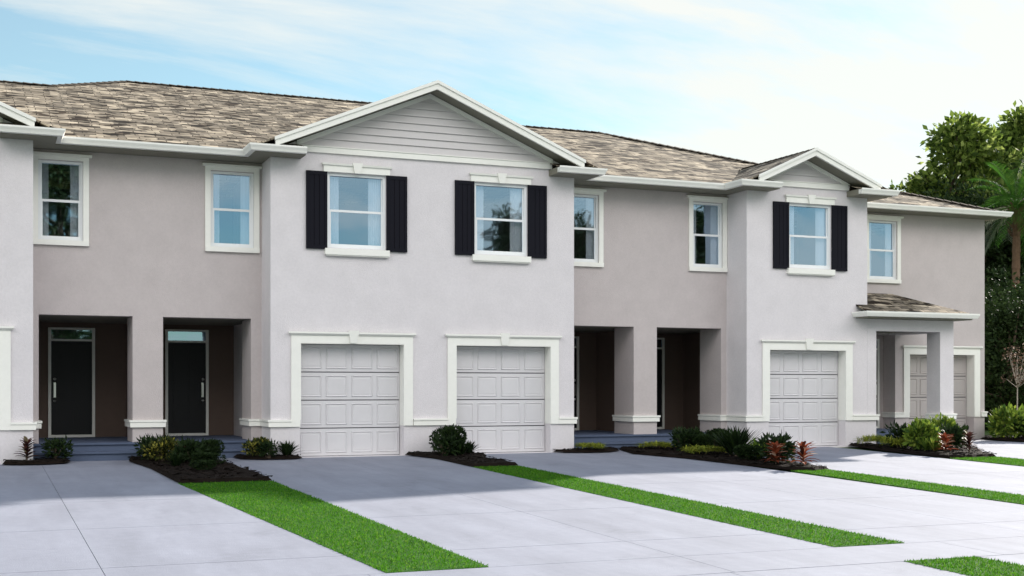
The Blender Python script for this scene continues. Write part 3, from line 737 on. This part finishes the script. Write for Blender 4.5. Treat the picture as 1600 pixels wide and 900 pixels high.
# gable: ridge x, ridge z, then half width and slope of the left and of the right side
gables = [(-2.255, 7.13, {-1: (3.45, .42), 1: (3.45, .42)}), (8.005, 7.13, {-1: (3.45, .42), 1: (3.45, .42)}), (16.64, 6.475, {-1: (1.80, .462), 1: (2.07, .402)})]
for xc, pk, sd_ in gables:
    yb = EY + (pk - EV) / PT; y0 = 22.95
    ridge((xc, y0 + .03, pk - .03), (xc, yb, pk - .012), .10)
    sheets = []
    for s in (-1, 1):
        hw, gs = sd_[s]; e = pk - gs * hw; yv = EY + (e - EV) / PT
        if xc > 16 and s == 1: sheets.append([(xc, y0, pk), (xc, yb, pk), (xc + .3, 25.6, pk - gs * .3), (xc + hw, 25.6, e), (xc + hw, y0, e)])
        else: sheets.append([(xc, y0, pk), (xc, yb, pk), (xc + s * hw, yv + .05, e), (xc + s * hw, y0, e)])
    roof_sheet('gable_roof', sheets, B)
    bs = bmesh.new(); br = bmesh.new()
    for s in (-1, 1):
        hw, gs = sd_[s]
        hx = hw - .42
        extr(bs, [(xc, y0 + .02, pk - .15), (xc + s * hx, y0 + .02, pk - .15 - gs * hx), (xc + s * hx, F, pk - .15 - gs * hx), (xc, F, pk - .15)], (0, 0, .012))
        hx = hw - .36
        def q(x, dz, y): return (xc + s * x, y, pk + dz - gs * x)
        y1 = y0 - .03; extr(br, [q(0, -.035, y1), q(hx, -.035, y1), q(hx, -.17, y1), q(0, -.17, y1)], (0, .05, 0))
        y1 = y0 - .055; extr(br, [q(0, 0, y1), q(hx + .02, 0, y1), q(hx + .02, -.06, y1), q(0, -.06, y1)], (0, .024, 0))
        hi = hw - .85; y1 = F - .04; extr(br, [q(0, -.162, y1), q(hi, -.162, y1), q(hi, -.25, y1), q(0, -.25, y1)], (0, .03, 0))
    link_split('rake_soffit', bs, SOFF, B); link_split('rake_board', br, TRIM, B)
    bm = bmesh.new(); z = 5.80; top = pk - .17
    while z < top - .02:
        z2 = min(z + .142, top); W = []
        for s in (-1, 1):
            hw, gs = sd_[s]; W.append((min((top - z) / gs, hw - .5), min(max(.001, (top - z2) / gs), hw - .5)))
        extr(bm, [(xc - W[0][0], F - .036, z), (xc + W[1][0], F - .036, z), (xc + W[1][1], F - .006, z2), (xc - W[0][1], F - .006, z2)], (0, .03, 0))
        z = z2
    link('gable_siding', bm, SIDING, B)
    bm = bmesh.new(); hl, hr = sd_[-1][0] - .87, sd_[1][0] - .87
    box(bm, xc - hl, xc + hr, F - .045, F - .001, 5.68, 5.80); box(bm, xc - hl, xc + hr, F - .06, F - .046, 5.785, 5.80)
    link('frieze_board', bm, TRIM, B)
    bm = bmesh.new()
    extr(bm, [(xc - hl, F + .02, 5.6), (xc + hr, F + .02, 5.6), (xc + hr, F + .02, 5.70), (xc, F + .02, pk - .2), (xc - hl, F + .02, 5.70)], (0, .1, 0))
    link('attic_wall', bm, SIDING, B)
# eave boxes and gutters
GP = [(0, 5.555), (.085, 5.56), (.10, 5.60), (.125, 5.645), (.125, 5.675), (.115, 5.675), (.10, 5.65), (0, 5.65)]
Yf = 22.98; Yr = 23.66; Yw = 24.70
bm = bmesh.new(); bg_ = bmesh.new(); bc = []
def eave(front, back):
    prism(bm, front + back, 5.54, 5.66)
    sweep(bg_, front, GP)
eave([(.28, Yf), (1.20, Yf), (1.20, Yr), (4.56, Yr), (4.56, Yf), (5.48, Yf)], [(5.48, 23.397), (4.917, 23.397), (4.917, 24.45), (.833, 24.45), (.833, 23.397), (.28, 23.397)])
eave([(10.53, Yf), (11.45, Yf), (11.45, Yr), (14.84, Yr), (14.84, Yf), (15.75, Yf)], [(15.75, 23.397), (15.187, 23.397), (15.187, 24.45), (11.093, 24.45), (11.093, 23.397), (10.53, 23.397)])
eave([(17.80, Yf), (18.71, Yf), (18.71, Yw), (23.62, Yw), (23.62, 36.5)], [(23.3, 36.5), (23.3, 25.45), (18.363, 25.45), (18.363, 23.397), (17.80, 23.397)])
eave([(-9.4, Yr), (-5.70, Yr), (-5.70, Yf), (-4.8, Yf)], [(-4.8, 23.397), (-5.343, 23.397), (-5.343, 24.45), (-9.4, 24.45)])
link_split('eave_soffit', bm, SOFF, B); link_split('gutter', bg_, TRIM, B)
# little shingled caps on the gable returns
def ret(xa, xb, s):
    """xa outer corner, xb inner end; s=-1 left return, +1 right return"""
    return [[(xa, Yf - .02, 5.682), (xb, Yf - .02, 5.682), (xb, F - .03, 5.80), (xa - s * .30, F - .03, 5.80)], [(xa, Yf - .02, 5.682), (xa - s * .30, F - .03, 5.80), (xa - s * .30, F + .2, 5.80), (xa, F + .2, 5.682)]]
for rr in (ret(4.56, 5.48, -1), ret(11.45, 10.53, 1), ret(14.84, 15.75, -1), ret(18.71, 17.80, 1), ret(1.20, .28, 1), ret(-5.70, -4.8, -1)): roof_sheet('return_cap', rr, B, .012)
# portico of the end house
bm = bmesh.new(); box(bm, 18.363, 18.61, F, F + .3, -.03, 2.58); box(bm, 18.363, 20.81, F, F + .25, 2.58, 2.84)
box(bm, 20.42, 20.81, F + .25, 25.195, 2.58, 2.84)
por = link('portico', bm, STU_L, B)
bm = bmesh.new(); box(bm, 20.42, 20.81, F, F + .45, 0, 2.58); link('post', bm, STU_L, por)
bm = bmesh.new(); sweep(bm, [(20.81, F + .45), (20.42, F + .45), (20.42, F), (20.81, F), (20.81, F + .45)][1:], LP); link('post_ledge', bm, TRIM, por)
px0, px1, pf = 18.05, 20.98, 22.98; zp = 2.99; rz_ = 3.50; ry = 24.25; rx = 19.72
roof_sheet('portico_roof', [[(px0, pf, zp), (px1, pf, zp), (rx, ry, rz_), (18.37, ry, rz_), (18.37, F - .003, zp + .168), (px0, F - .003, zp + .168)],
    [(px1, pf, zp), (px1, 25.19, zp), (rx, ry, rz_)], [(rx, ry, rz_), (px1, 25.19, zp), (18.37, 25.19, zp + .12), (18.37, ry, rz_)]], por)
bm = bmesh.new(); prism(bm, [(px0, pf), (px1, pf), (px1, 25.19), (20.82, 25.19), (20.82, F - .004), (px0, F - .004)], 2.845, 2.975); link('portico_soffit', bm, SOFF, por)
bm = bmesh.new(); sweep(bm, [(px0, F - .004), (px0, pf), (px1, pf), (px1, 25.18)], [(0, 2.87), (.085, 2.875), (.12, 2.95), (.12, 2.985), (0, 2.985)]); link('gutter', bm, TRIM, por)

# ================================================================== vegetation
def mesh_obj(name, V, Fc, m, parent=None):
    me = bpy.data.meshes.new(name); me.from_pydata(V, [], Fc); me.materials.append(m)
    o = bpy.data.objects.new(name, me); COL.objects.link(o)
    if parent: o.parent = parent
    return o
def rvec(r):
    while True:
        v = Vector((r.uniform(-1, 1), r.uniform(-1, 1), r.uniform(-1, 1)))
        if .05 < v.length < 1: return v
def leaf(V, Fc, p, d, up, l, w_):
    """small folded leaf: 4 points, 2 triangles sharing the midrib"""
    s = d.cross(up)
    if s.length < 1e-3: s = d.cross(Vector((1, 0, 0)))
    s.normalize(); n = s.cross(d).normalized(); i = len(V)
    V += [tuple(p), tuple(p + d * l * .5 + s * w_ + n * w_ * .3), tuple(p + d * l), tuple(p + d * l * .5 - s * w_ + n * w_ * .3)]
    Fc += [(i, i + 1, i + 2), (i, i + 2, i + 3)]
def strap(V, Fc, p, d, l, w_, droop, seg=5):
    """long arching blade"""
    i0 = len(V); d = d.normalized(); s = d.cross(Vector((0, 0, 1)))
    s = s.normalized() if s.length > .05 else Vector((1, 0, 0))
    q = Vector(p); dd = d.copy()
    for k in range(seg + 1):
        t = k / seg; ww = w_ * (math.sin(math.pi * (.15 + .85 * t)) ** .7 if t < 1 else 0.02)
        V += [tuple(q - s * ww + Vector((0, 0, ww * .35))), tuple(q), tuple(q + s * ww + Vector((0, 0, ww * .35)))]
        q = q + dd * l / seg; dd = (dd + Vector((0, 0, -droop / seg))).normalized()
    for k in range(seg):
        a = i0 + 3 * k
        Fc += [(a, a + 1, a + 4, a + 3), (a + 1, a + 2, a + 5, a + 4)]
def stems(V, Fc, p, q, r0, r1, n=6):
    p, q = Vector(p), Vector(q); d = (q - p).normalized(); u = d.cross(Vector((.3, .9, .1))).normalized(); v = d.cross(u); i = len(V)
    for a, r_ in ((p, r0), (q, r1)):
        for k in range(n):
            t = 2 * math.pi * k / n; V.append(tuple(a + (u * math.cos(t) + v * math.sin(t)) * r_))
    for k in range(n):
        j = (k + 1) % n; Fc.append((i + k, i + j, i + n + j, i + n + k))

def shrub_mesh(seed, w_, h, n, ls, lw):
    r = random.Random(seed); V, Fc = [], []
    lobes = [(Vector((r.uniform(-.45, .45) * w_, r.uniform(-.45, .45) * w_, h * r.uniform(.35, .68))), r.uniform(.38, .58)) for _ in range(7)]
    for _ in range(n):
        c, s = r.choice(lobes); v = rvec(r); v = v.normalized() * (v.length ** .35)
        p = c + Vector((v.x * w_ * s, v.y * w_ * s, v.z * h * s * .75))
        if p.z < .01: p.z = r.uniform(.01, h * .3)
        d = (v + Vector((0, 0, .5)) + rvec(r) * .7).normalized()
        leaf(V, Fc, p, d, rvec(r).normalized(), ls * r.uniform(.6, 1.3), lw * r.uniform(.7, 1.2))
    sv_, sf = [], []
    for _ in range(7): 
        a = r.uniform(0, 6.28); stems(sv_, sf, (r.uniform(-.04, .04), r.uniform(-.04, .04), -.02), (math.cos(a) * w_ * .4, math.sin(a) * w_ * .4, h * .6), .010, .004)
    return (V, Fc), (sv_, sf)
def rosette_mesh(seed, h, n, up=.6, l=.28, w_=.022, droop=.9, tiers=3, z0=.05):
    r = random.Random(seed); V, Fc = [], []
    for i in range(n):
        a = i * 2.4 + r.uniform(-.3, .3); t = i / n
        z = z0 + t * h * .55; e = r.uniform(.5, 1.0) * (.5 + t * 1.4) * up
        d = Vector((math.cos(a), math.sin(a), e))
        strap(V, Fc, (math.cos(a) * .01, math.sin(a) * .01, z), d, l * r.uniform(.75, 1.2) * (1.1 - .35 * t), w_ * r.uniform(.8, 1.2), droop * r.uniform(.5, 1.2))
    sv_, sf = [], []
    stems(sv_, sf, (0, 0, -.03), (0, 0, z0 + h * .5), .016, .008)
    return (V, Fc), (sv_, sf)
def merge(parts):
    V, Fc = [], []
    for (v, f), off in parts:
        i = len(V); V += [(a + off[0], b + off[1], c + off[2]) for a, b, c in v]; Fc += [tuple(k + i for k in q) for q in f]
    return V, Fc
PROTO = {}
def proto(key, kind, leaves, stem, lm, sm=BARK):
    e = empty(kind); mesh_obj('foliage', leaves[0], leaves[1], lm, e); mesh_obj('stem', stem[0], stem[1], sm, e)
    PROTO[key] = [e, False]
def place(key, x, y, label, cat, group=None, s=1.0, rz=None, z=None, sz=None):
    src, used = PROTO[key]
    if not used: o = src; PROTO[key][1] = True
    else:
        o = src.copy(); COL.objects.link(o)
        for ch in list(src.children):
            c = ch.copy(); COL.objects.link(c); c.parent = o
    o.location = (x, y, (gz(y) + .045) if z is None else z); o.scale = (s, s, sz or s); o.rotation_euler = (0, 0, rz if rz is not None else (x * 7.3) % 6.28)
    for k in ('label', 'category', 'group'):
        if k in o: del o[k]
    tag(o, label, cat, group)
    return o
a, b = shrub_mesh(1, .36, .46, 2600, .055, .016); proto('dark', 'dark_shrub', a, b, L_SHRUB)
a, b = shrub_mesh(2, .34, .55, 900, .12, .03); proto('green', 'leafy_shrub', a, b, L_GREEN)
a, b = shrub_mesh(3, .32, .36, 1000, .075, .022); proto('yellow', 'variegated_shrub', a, b, L_YELL)
a, b = shrub_mesh(4, .26, .34, 420, .09, .022); proto('sparse', 'small_shrub', a, b, L_SHRUB)
a, b = rosette_mesh(5, .50, 44, .75, .25, .034, .75); proto('red', 'red_cordyline', a, b, L_RED)
a, b = rosette_mesh(6, .54, 42, .95, .19, .028, .9); proto('maroon', 'maroon_cordyline', a, b, L_BRN)
# golden ground cover: a low drift of little arching tufts
r = random.Random(11); prt = []
for _ in range(34):
    l_, _s = rosette_mesh(r.randint(0, 9999), .08, 18, .9, .14, .007, 1.3, z0=.0)
    x, y = r.uniform(-.42, .42), r.uniform(-.24, .24); prt.append((l_, (x, y, .02 + .05 * (1 - (x / .45) ** 2))))
st = ([], []); stems(st[0], st[1], (0, 0, -.03), (0, 0, .08), .02, .01); proto('gold', 'golden_groundcover', merge(prt), st, L_GOLD)
# spiky plants: upright blades from several hearts
def spiky(seed, hearts, n, l, w_, spread):
    r = random.Random(seed); prt = []; sv_, sf = [], []
    for _ in range(hearts):
        l_, _s = rosette_mesh(r.randint(0, 9999), .12, n, 1.9, l, w_, .55, z0=.02)
        x, y = r.uniform(-spread, spread), r.uniform(-spread, spread); prt.append((l_, (x, y, 0))); stems(sv_, sf, (x, y, -.03), (x, y, .12), .02, .01)
    return merge(prt), (sv_, sf)
a, b = spiky(21, 5, 26, .48, .018, .16); proto('spike', 'spiky_shrub', a, b, L_SHRUB)
a, b = spiky(22, 4, 22, .34, .022, .16); proto('spikeg', 'bright_spiky_shrub', a, b, L_GREEN)

place('maroon', .72, 23.16, 'maroon and cream cordyline at the foot of the far left wall corner', 'plant', s=1.0)
place('sparse', 1.20, 23.45, 'small dark shrub beside the steps below the leftmost front door', 'shrub')
place('spike', 2.92, 23.35, 'dark spiky plant below the pillar between the two left porches', 'plant', s=.95)
place('yellow', 2.86, 22.55, 'low yellow speckled bush at the left end of the left long bed', 'shrub', s=1.0)
place('maroon', 3.12, 22.15, 'maroon cordyline in front of the yellow speckled bush', 'plant', s=.75)
place('dark', 3.42, 22.75, 'dark round shrub right of the yellow speckled bush', 'shrub', s=.75)
place('dark', 3.72, 22.95, 'dark shrub at the right edge of the left long bed', 'shrub', s=.72)
place('yellow', 4.62, 23.22, 'dull yellow and red bush beside the second porch', 'shrub', s=.85)
place('spike', 5.15, 23.12, 'dark sprouting plant at the base of the wide bay left corner', 'plant', s=.62)
place('dark', 8.10, 22.75, 'large black green round shrub between the two middle garage doors', 'shrub', s=1.15)
place('spike', 8.58, 22.80, 'small spiky plant touching the large round shrub between the garages', 'plant', s=.55)
place('gold', 11.38, 23.22, 'golden ground cover clump right of the second middle garage door', 'ground cover plant', s=.9)
place('gold', 12.80, 22.95, 'golden ground cover clump just right of the steps of the third porch', 'ground cover plant', s=1.0)
place('gold', 12.90, 21.30, 'golden ground cover clump left of the tall spiky plant', 'ground cover plant', s=1.1)
place('dark', 13.45, 22.80, 'dark shrub below the fourth porch behind the golden clumps', 'shrub', s=.85)
place('dark', 13.20, 22.05, 'dark shrub between the two golden clumps of the middle bed', 'shrub', s=.75)
place('dark', 14.20, 23.05, 'dark shrub against the corner of the narrow bay', 'shrub', s=.85)
place('spike', 13.25, 20.75, 'tall dark spiky plant in the middle of the bed', 'plant', s=1.25)
place('spikeg', 13.28, 19.75, 'yellow green spiky plant just behind the two red cordylines', 'plant', s=1.2)
place('dark', 12.95, 19.9, 'low dark shrub under the tall spiky plants', 'shrub', s=.8, sz=.6)
place('red', 12.80, 18.80, 'red and cream cordyline beside the yellow green spiky plant', 'plant', s=1.0)
place('red', 13.12, 18.45, 'red cordyline standing alone in front of the right garage door', 'plant', s=1.05)
place('gold', 17.95, 22.55, 'golden clump at the foot of the portico steps', 'ground cover plant', s=1.0, sz=1.5)
place('gold', 17.85, 21.75, 'golden clump beside the tall leafy bush of the right bed', 'ground cover plant', s=.9, sz=1.6)
place('green', 18.0, 21.2, 'tall bright leafy bush left of the portico post', 'shrub', s=1.1)
place('red', 17.98, 20.45, 'red and cream cordyline below the portico post', 'plant', s=1.0)
place('green', 19.55, 22.35, 'bright leafy bush right of the portico post', 'shrub', s=1.1)
place('dark', 19.1, 21.9, 'dark low shrub below the bright leafy bush right of the post', 'shrub', s=.9)
place('maroon', 18.45, 20.3, 'maroon and cream cordyline at the right tip of the right bed', 'plant', s=1.05)
place('sparse', 2.70, 22.9, 'small dark sprig left of the yellow speckled bush', 'shrub', s=1.1)
place('sparse', 3.30, 22.0, 'small loose dark shrub behind the front maroon cordyline', 'shrub', s=1.1)
place('spike', 3.62, 22.55, 'dark spiky tuft leaning over the right part of the left long bed', 'plant', s=.6)
place('sparse', 4.80, 23.0, 'small dark sprig between the dull yellow bush and the sprouting plant', 'shrub', s=.8)
place('spike', 8.28, 22.45, 'dark spiky tuft in front of the large round shrub', 'plant', s=.62)
place('spike', 2.95, 21.3, 'dark spiky tuft nearest the lawn in the left long bed', 'plant', s=.55)
place('dark', 3.5, 21.6, 'low flat dark shrub nearest the lawn in the left long bed', 'shrub', s=.8, sz=.45)
place('dark', 3.3, 20.5, 'lone low dark mound on the bare mulch of the left long bed', 'shrub', s=.7, sz=.35)
place('sparse', 7.95, 22.35, 'loose dark shrub left of the large round shrub', 'shrub', s=1.1)
place('sparse', 13.0, 22.3, 'loose dark shrub between the third porch steps and the golden clump', 'shrub', s=1.3)
place('spike', 13.6, 21.6, 'dark spiky plant behind the tall spiky plant', 'plant', s=.95)
place('sparse', 13.05, 19.2, 'loose dark shrub behind the red cordylines', 'shrub', s=1.4)
place('sparse', 18.05, 21.9, 'loose dark shrub between the golden clumps of the right bed', 'shrub', s=1.4)
place('spikeg', 17.95, 20.85, 'yellow green spiky plant at the foot of the tall leafy bush', 'plant', s=.9)
place('sparse', 18.9, 21.3, 'loose dark shrub between the cordylines of the right bed', 'shrub', s=1.4)
place('green', 23.35, 24.35, 'leafy hedge bush touching the house right corner', 'hedge', 'hedge bushes at the right edge', s=1.35)
place('green', 24.35, 24.45, 'leafy hedge bush second from the house corner', 'hedge', 'hedge bushes at the right edge', s=1.45)
place('dark', 23.9, 24.0, 'dark low bush in front of the hedge', 'shrub', s=1.4)
place('green', 25.5, 24.8, 'leafy hedge bush farthest from the house corner', 'hedge', 'hedge bushes at the right edge', s=1.6)
place('dark', 24.6, 24.1, 'dark bush beside the cordyline at the right edge', 'shrub', s=1.4)
place('red', 23.45, 23.6, 'red and cream cordyline at the right edge of the photo', 'plant', s=1.0)

# trees: trunk and limbs first, leaf clumps around the limb ends
def tree_mesh(seed, H, cw, cb, clumps, per, ls, cr_=.55, trunk=.22):
    """H height, cw crown half-width, cb crown bottom"""
    r = random.Random(seed); V, Fc, tv, tf = [], [], [], []
    p = Vector((0, 0, -.1)); n = 6; path = [p]
    for i in range(n):
        p = p + Vector((r.uniform(-.18, .18), r.uniform(-.18, .18), (H * .82) / n)); path.append(p)
    for i in range(n): stems(tv, tf, path[i], path[i + 1], trunk * (1 - i / n * .8), trunk * (1 - (i + 1) / n * .8), 8)
    ends = []
    for k in range(clumps):
        t = r.random() ** .8; z = cb + (H - cb) * t
        prof = math.sin(math.pi * (.14 + .85 * t)) ** .75
        a = r.uniform(0, 6.28); rad = cw * prof * (r.random() ** .45) * (1 + .35 * math.sin(a * 3 + seed) * math.sin(t * 7 + seed))
        c = Vector((math.cos(a) * rad, math.sin(a) * rad, z)) + rvec(r) * .3
        ends.append(c)
        if r.random() < .18: ends[-1] = c = Vector((c.x * 1.28, c.y * 1.28, c.z + r.uniform(-.1, .5)))
        base = path[min(n, max(1, int((z - 1.2) / (H * .82) * n)))]
        mid = (base + c) / 2 + Vector((0, 0, .25))
        stems(tv, tf, base, mid, .05, .035, 5); stems(tv, tf, mid, c, .035, .012, 5)
    for c in ends:
        s = cr_ * r.uniform(.4, 1.5)
        for _ in range(int(per * (s / cr_) ** 1.5)):
            v = rvec(r); v = v.normalized() * (v.length ** .6) * (1.5 if r.random() < .12 else 1)
            q = c + Vector((v.x * s, v.y * s, v.z * s * .72))
            d = (v + rvec(r) * .9 + Vector((0, 0, -.15))).normalized()
            leaf(V, Fc, q, d, rvec(r).normalized(), ls * r.uniform(.6, 1.3), ls * .3 * r.uniform(.7, 1.2))
    return (V, Fc), (tv, tf)
def tree_proto(key, kind, a, b, lm, bmт):
    e = empty(kind); mesh_obj('crown', a[0], a[1], lm, e); mesh_obj('trunk', b[0], b[1], bmт, e); PROTO[key] = [e, False]
a, b = tree_mesh(31, 13.6, 3.0, 4.6, 85, 95, .36, .62); tree_proto('tA', 'broadleaf_tree', a, b, L_TREE, BARK)
a, b = tree_mesh(32, 14.4, 3.9, 4.6, 125, 95, .36, .66); tree_proto('tB', 'broadleaf_tree', a, b, L_TREE, BARK)
a, b = tree_mesh(33, 9.5, 3.2, .6, 95, 170, .22, .75); tree_proto('tU', 'understorey_tree', a, b, L_DARK, BARK)
a, b = tree_mesh(35, 3.4, 1.9, .1, 60, 230, .13, .55, .07); tree_proto('tS', 'thicket_bush', a, b, L_DARK, BARK)
TY = 46.0
def px(pxx, Y):
    rr = (pxx - 800) / 1996.0; S, C = math.sin(PSI), math.cos(PSI)
    return Y * (S + rr * C) / (C - rr * S)
gT = 'trees behind the right end of the house'
place('tB', px(1462, 53), 53, 'tree showing low between the leftmost treetop and the tall light green tree', 'tree', gT, z=0, s=.80, rz=5)
place('tA', px(1500, 46), 46, 'tall light green tree rising left of the palm above the roof corner', 'tree', gT, z=0, s=.96)
place('tB', px(1602, 49), 49, 'tallest broad tree behind the palm at the right edge', 'tree', gT, z=0, s=1.0)
place('tA', px(1437, 47), 47, 'small treetop furthest left just above the roof', 'tree', gT, z=0, s=.78, rz=2)
place('tA', px(1545, 52), 52, 'tree filling the gap between the two tallest crowns', 'tree', gT, z=0, s=.92, rz=4)
place('tB', px(1680, 50), 50, 'broad tree beyond the right edge behind the palm', 'tree', gT, z=0, s=1.0, rz=3)
for i, (pp, Y, s, lb) in enumerate(((1475, 44, .98, 'dark tree low behind the roof slope under the small treetop'), (1540, 42, .95, 'dark tree close behind the house right corner'), (1600, 41, .9, 'dark tree directly behind the palm trunk'), (1665, 43, .95, 'dark tree at the right edge beyond the palm'))):
    place('tU', px(pp, Y), Y, lb, 'tree', gT, z=0, s=s, rz=i * 1.7)
for i, (pp, Y, s, lb) in enumerate(((1548, 32, 1.0, 'dark thicket bush beside the house right wall'), (1590, 31, 1.0, 'dark thicket bush behind the slender pale trunk'), (1640, 31, 1.05, 'dark thicket bush at the right edge of the photo'), (1570, 36, 1.25, 'taller dark thicket bush behind the others'), (1625, 36, 1.3, 'tall dark thicket bush under the palm'))):
    place('tS', px(pp, Y), Y, lb, 'bush', 'thicket bushes under the trees', z=0, s=s, rz=i * 2.1)
# slender flowering tree
r = random.Random(41); V, Fc, tv, tf = [], [], [], []
stems(tv, tf, (0, 0, -.05), (.02, 0, 1.35), .022, .016, 8)
for k in range(16):
    aa = r.uniform(0, 6.28); e = Vector((math.cos(aa) * r.uniform(.1, .5), math.sin(aa) * r.uniform(.1, .5), r.uniform(1.5, 2.35)))
    stems(tv, tf, (.02, 0, 1.3), tuple(e), .012, .005, 5)
    for _ in range(26):
        leaf(V, Fc, e + rvec(r) * .22, rvec(r).normalized(), rvec(r).normalized(), .08, .022)
L_PINK = leaf_mat('leaf_pink_brown', (.04, .035, .02), (.12, .075, .055), .5, .3, (.35, .28, .24))
e = empty('slender_tree', (px(1589, 27.5), 27.5, 0)); mesh_obj('crown', V, Fc, L_PINK, e); mesh_obj('trunk', tv, tf, PALE, e)
tag(e, 'young slender tree with thin pale trunk and pinkish leaves behind the hedge', 'tree')

# cabbage palm
def palm(x, y, H, label):
    r = random.Random(5); e = empty('palm_tree', (x, y, 0)); tv, tf = [], []
    n = 26; q = Vector((0, 0, -.1)); rad0 = .15
    for i in range(n):
        q2 = q + Vector((.008 * math.sin(i * .4), 0, (H - .3) / n)); stems(tv, tf, q, q2, rad0 * (1 + .10 * (i % 2)), rad0 * (1 - .06), 12); q = q2
    for i in range(60):   # old leaf boots
        a_ = i * 2.4; z = H - .3 - r.uniform(0, 1.1); c = Vector((math.cos(a_), math.sin(a_), 0))
        strap(tv, tf, q * 0 + Vector((q.x, q.y, z)) + c * .18, c + Vector((0, 0, 1.2)), .38, .05, -.2, 3)
    mesh_obj('trunk', tv, tf, PBARK, e)
    top = Vector((q.x, q.y, H - .2))
    for i in range(30):
        V, Fc = [], []
        a_ = i * 2.399; t = i / 30; el = 1.35 - 2.1 * t + r.uniform(-.1, .1)
        d = Vector((math.cos(a_) * math.cos(el), math.sin(a_) * math.cos(el), math.sin(el)))
        L_ = r.uniform(1.9, 2.5); p = top.copy(); dd = d.copy(); seg = 16; pts = []
        for k in range(seg + 1):
            pts.append((p.copy(), dd.copy())); p = p + dd * L_ / seg; dd = (dd + Vector((0, 0, -.055 - .05 * (k / seg)))).normalized()
        for k in range(seg):
            stems(V, Fc, pts[k][0], pts[k + 1][0], .022 * (1 - k / seg * .8), .022 * (1 - (k + 1) / seg * .8), 4)
            if k < 3: continue
            pp_, dv = pts[k]; s = dv.cross(Vector((0, 0, 1))); s = s.normalized() if s.length > .05 else Vector((1, 0, 0)); nn = s.cross(dv)
            ll = .62 * math.sin(math.pi * min(1, (k + 1) / (seg + 2))) ** .6
            for sg in (-1, 1):
                for h in (0, .5):
                    strap(V, Fc, pp_ + dv * h * L_ / seg, (s * sg * 1.0 + dv * .75 + nn * .25 + rvec(r) * .1), ll * r.uniform(.85, 1.1), .022, .7, 3)
        fo = mesh_obj('frond', V, Fc, L_PALMD if i in (19, 21, 24, 27) else L_PALM, e)
    tag(e, label, 'palm tree')
palm(px(1587, 38), 38, 8.5, 'tall palm with arching green fronds beside the house right corner')

# street trees on the far side of the road, seen as reflections in the panes
gR = 'trees across the road'
a, b = tree_mesh(51, 9.0, 2.0, 2.2, 90, 150, .20, .55); tree_proto('tR', 'street_tree', a, b, L_DARK, BARK)
place('tR', 3.9, -22, 'loose crowned tree reflected in the leftmost window', 'tree', gR, z=-.4, s=1.62)
place('tR', 28.6, -22, 'tree reflected in the lower pane of the second shuttered window', 'tree', gR, z=-.4, s=1.27, rz=1)
place('tR', 34.0, -22, 'tree reflected in the window right of the wide bay', 'tree', gR, z=-.4, s=1.28, rz=2.2)
place('tR', 42.5, -22, 'tree reflected in the window left of the narrow bay', 'tree', gR, z=-.4, s=1.38, rz=3.3)
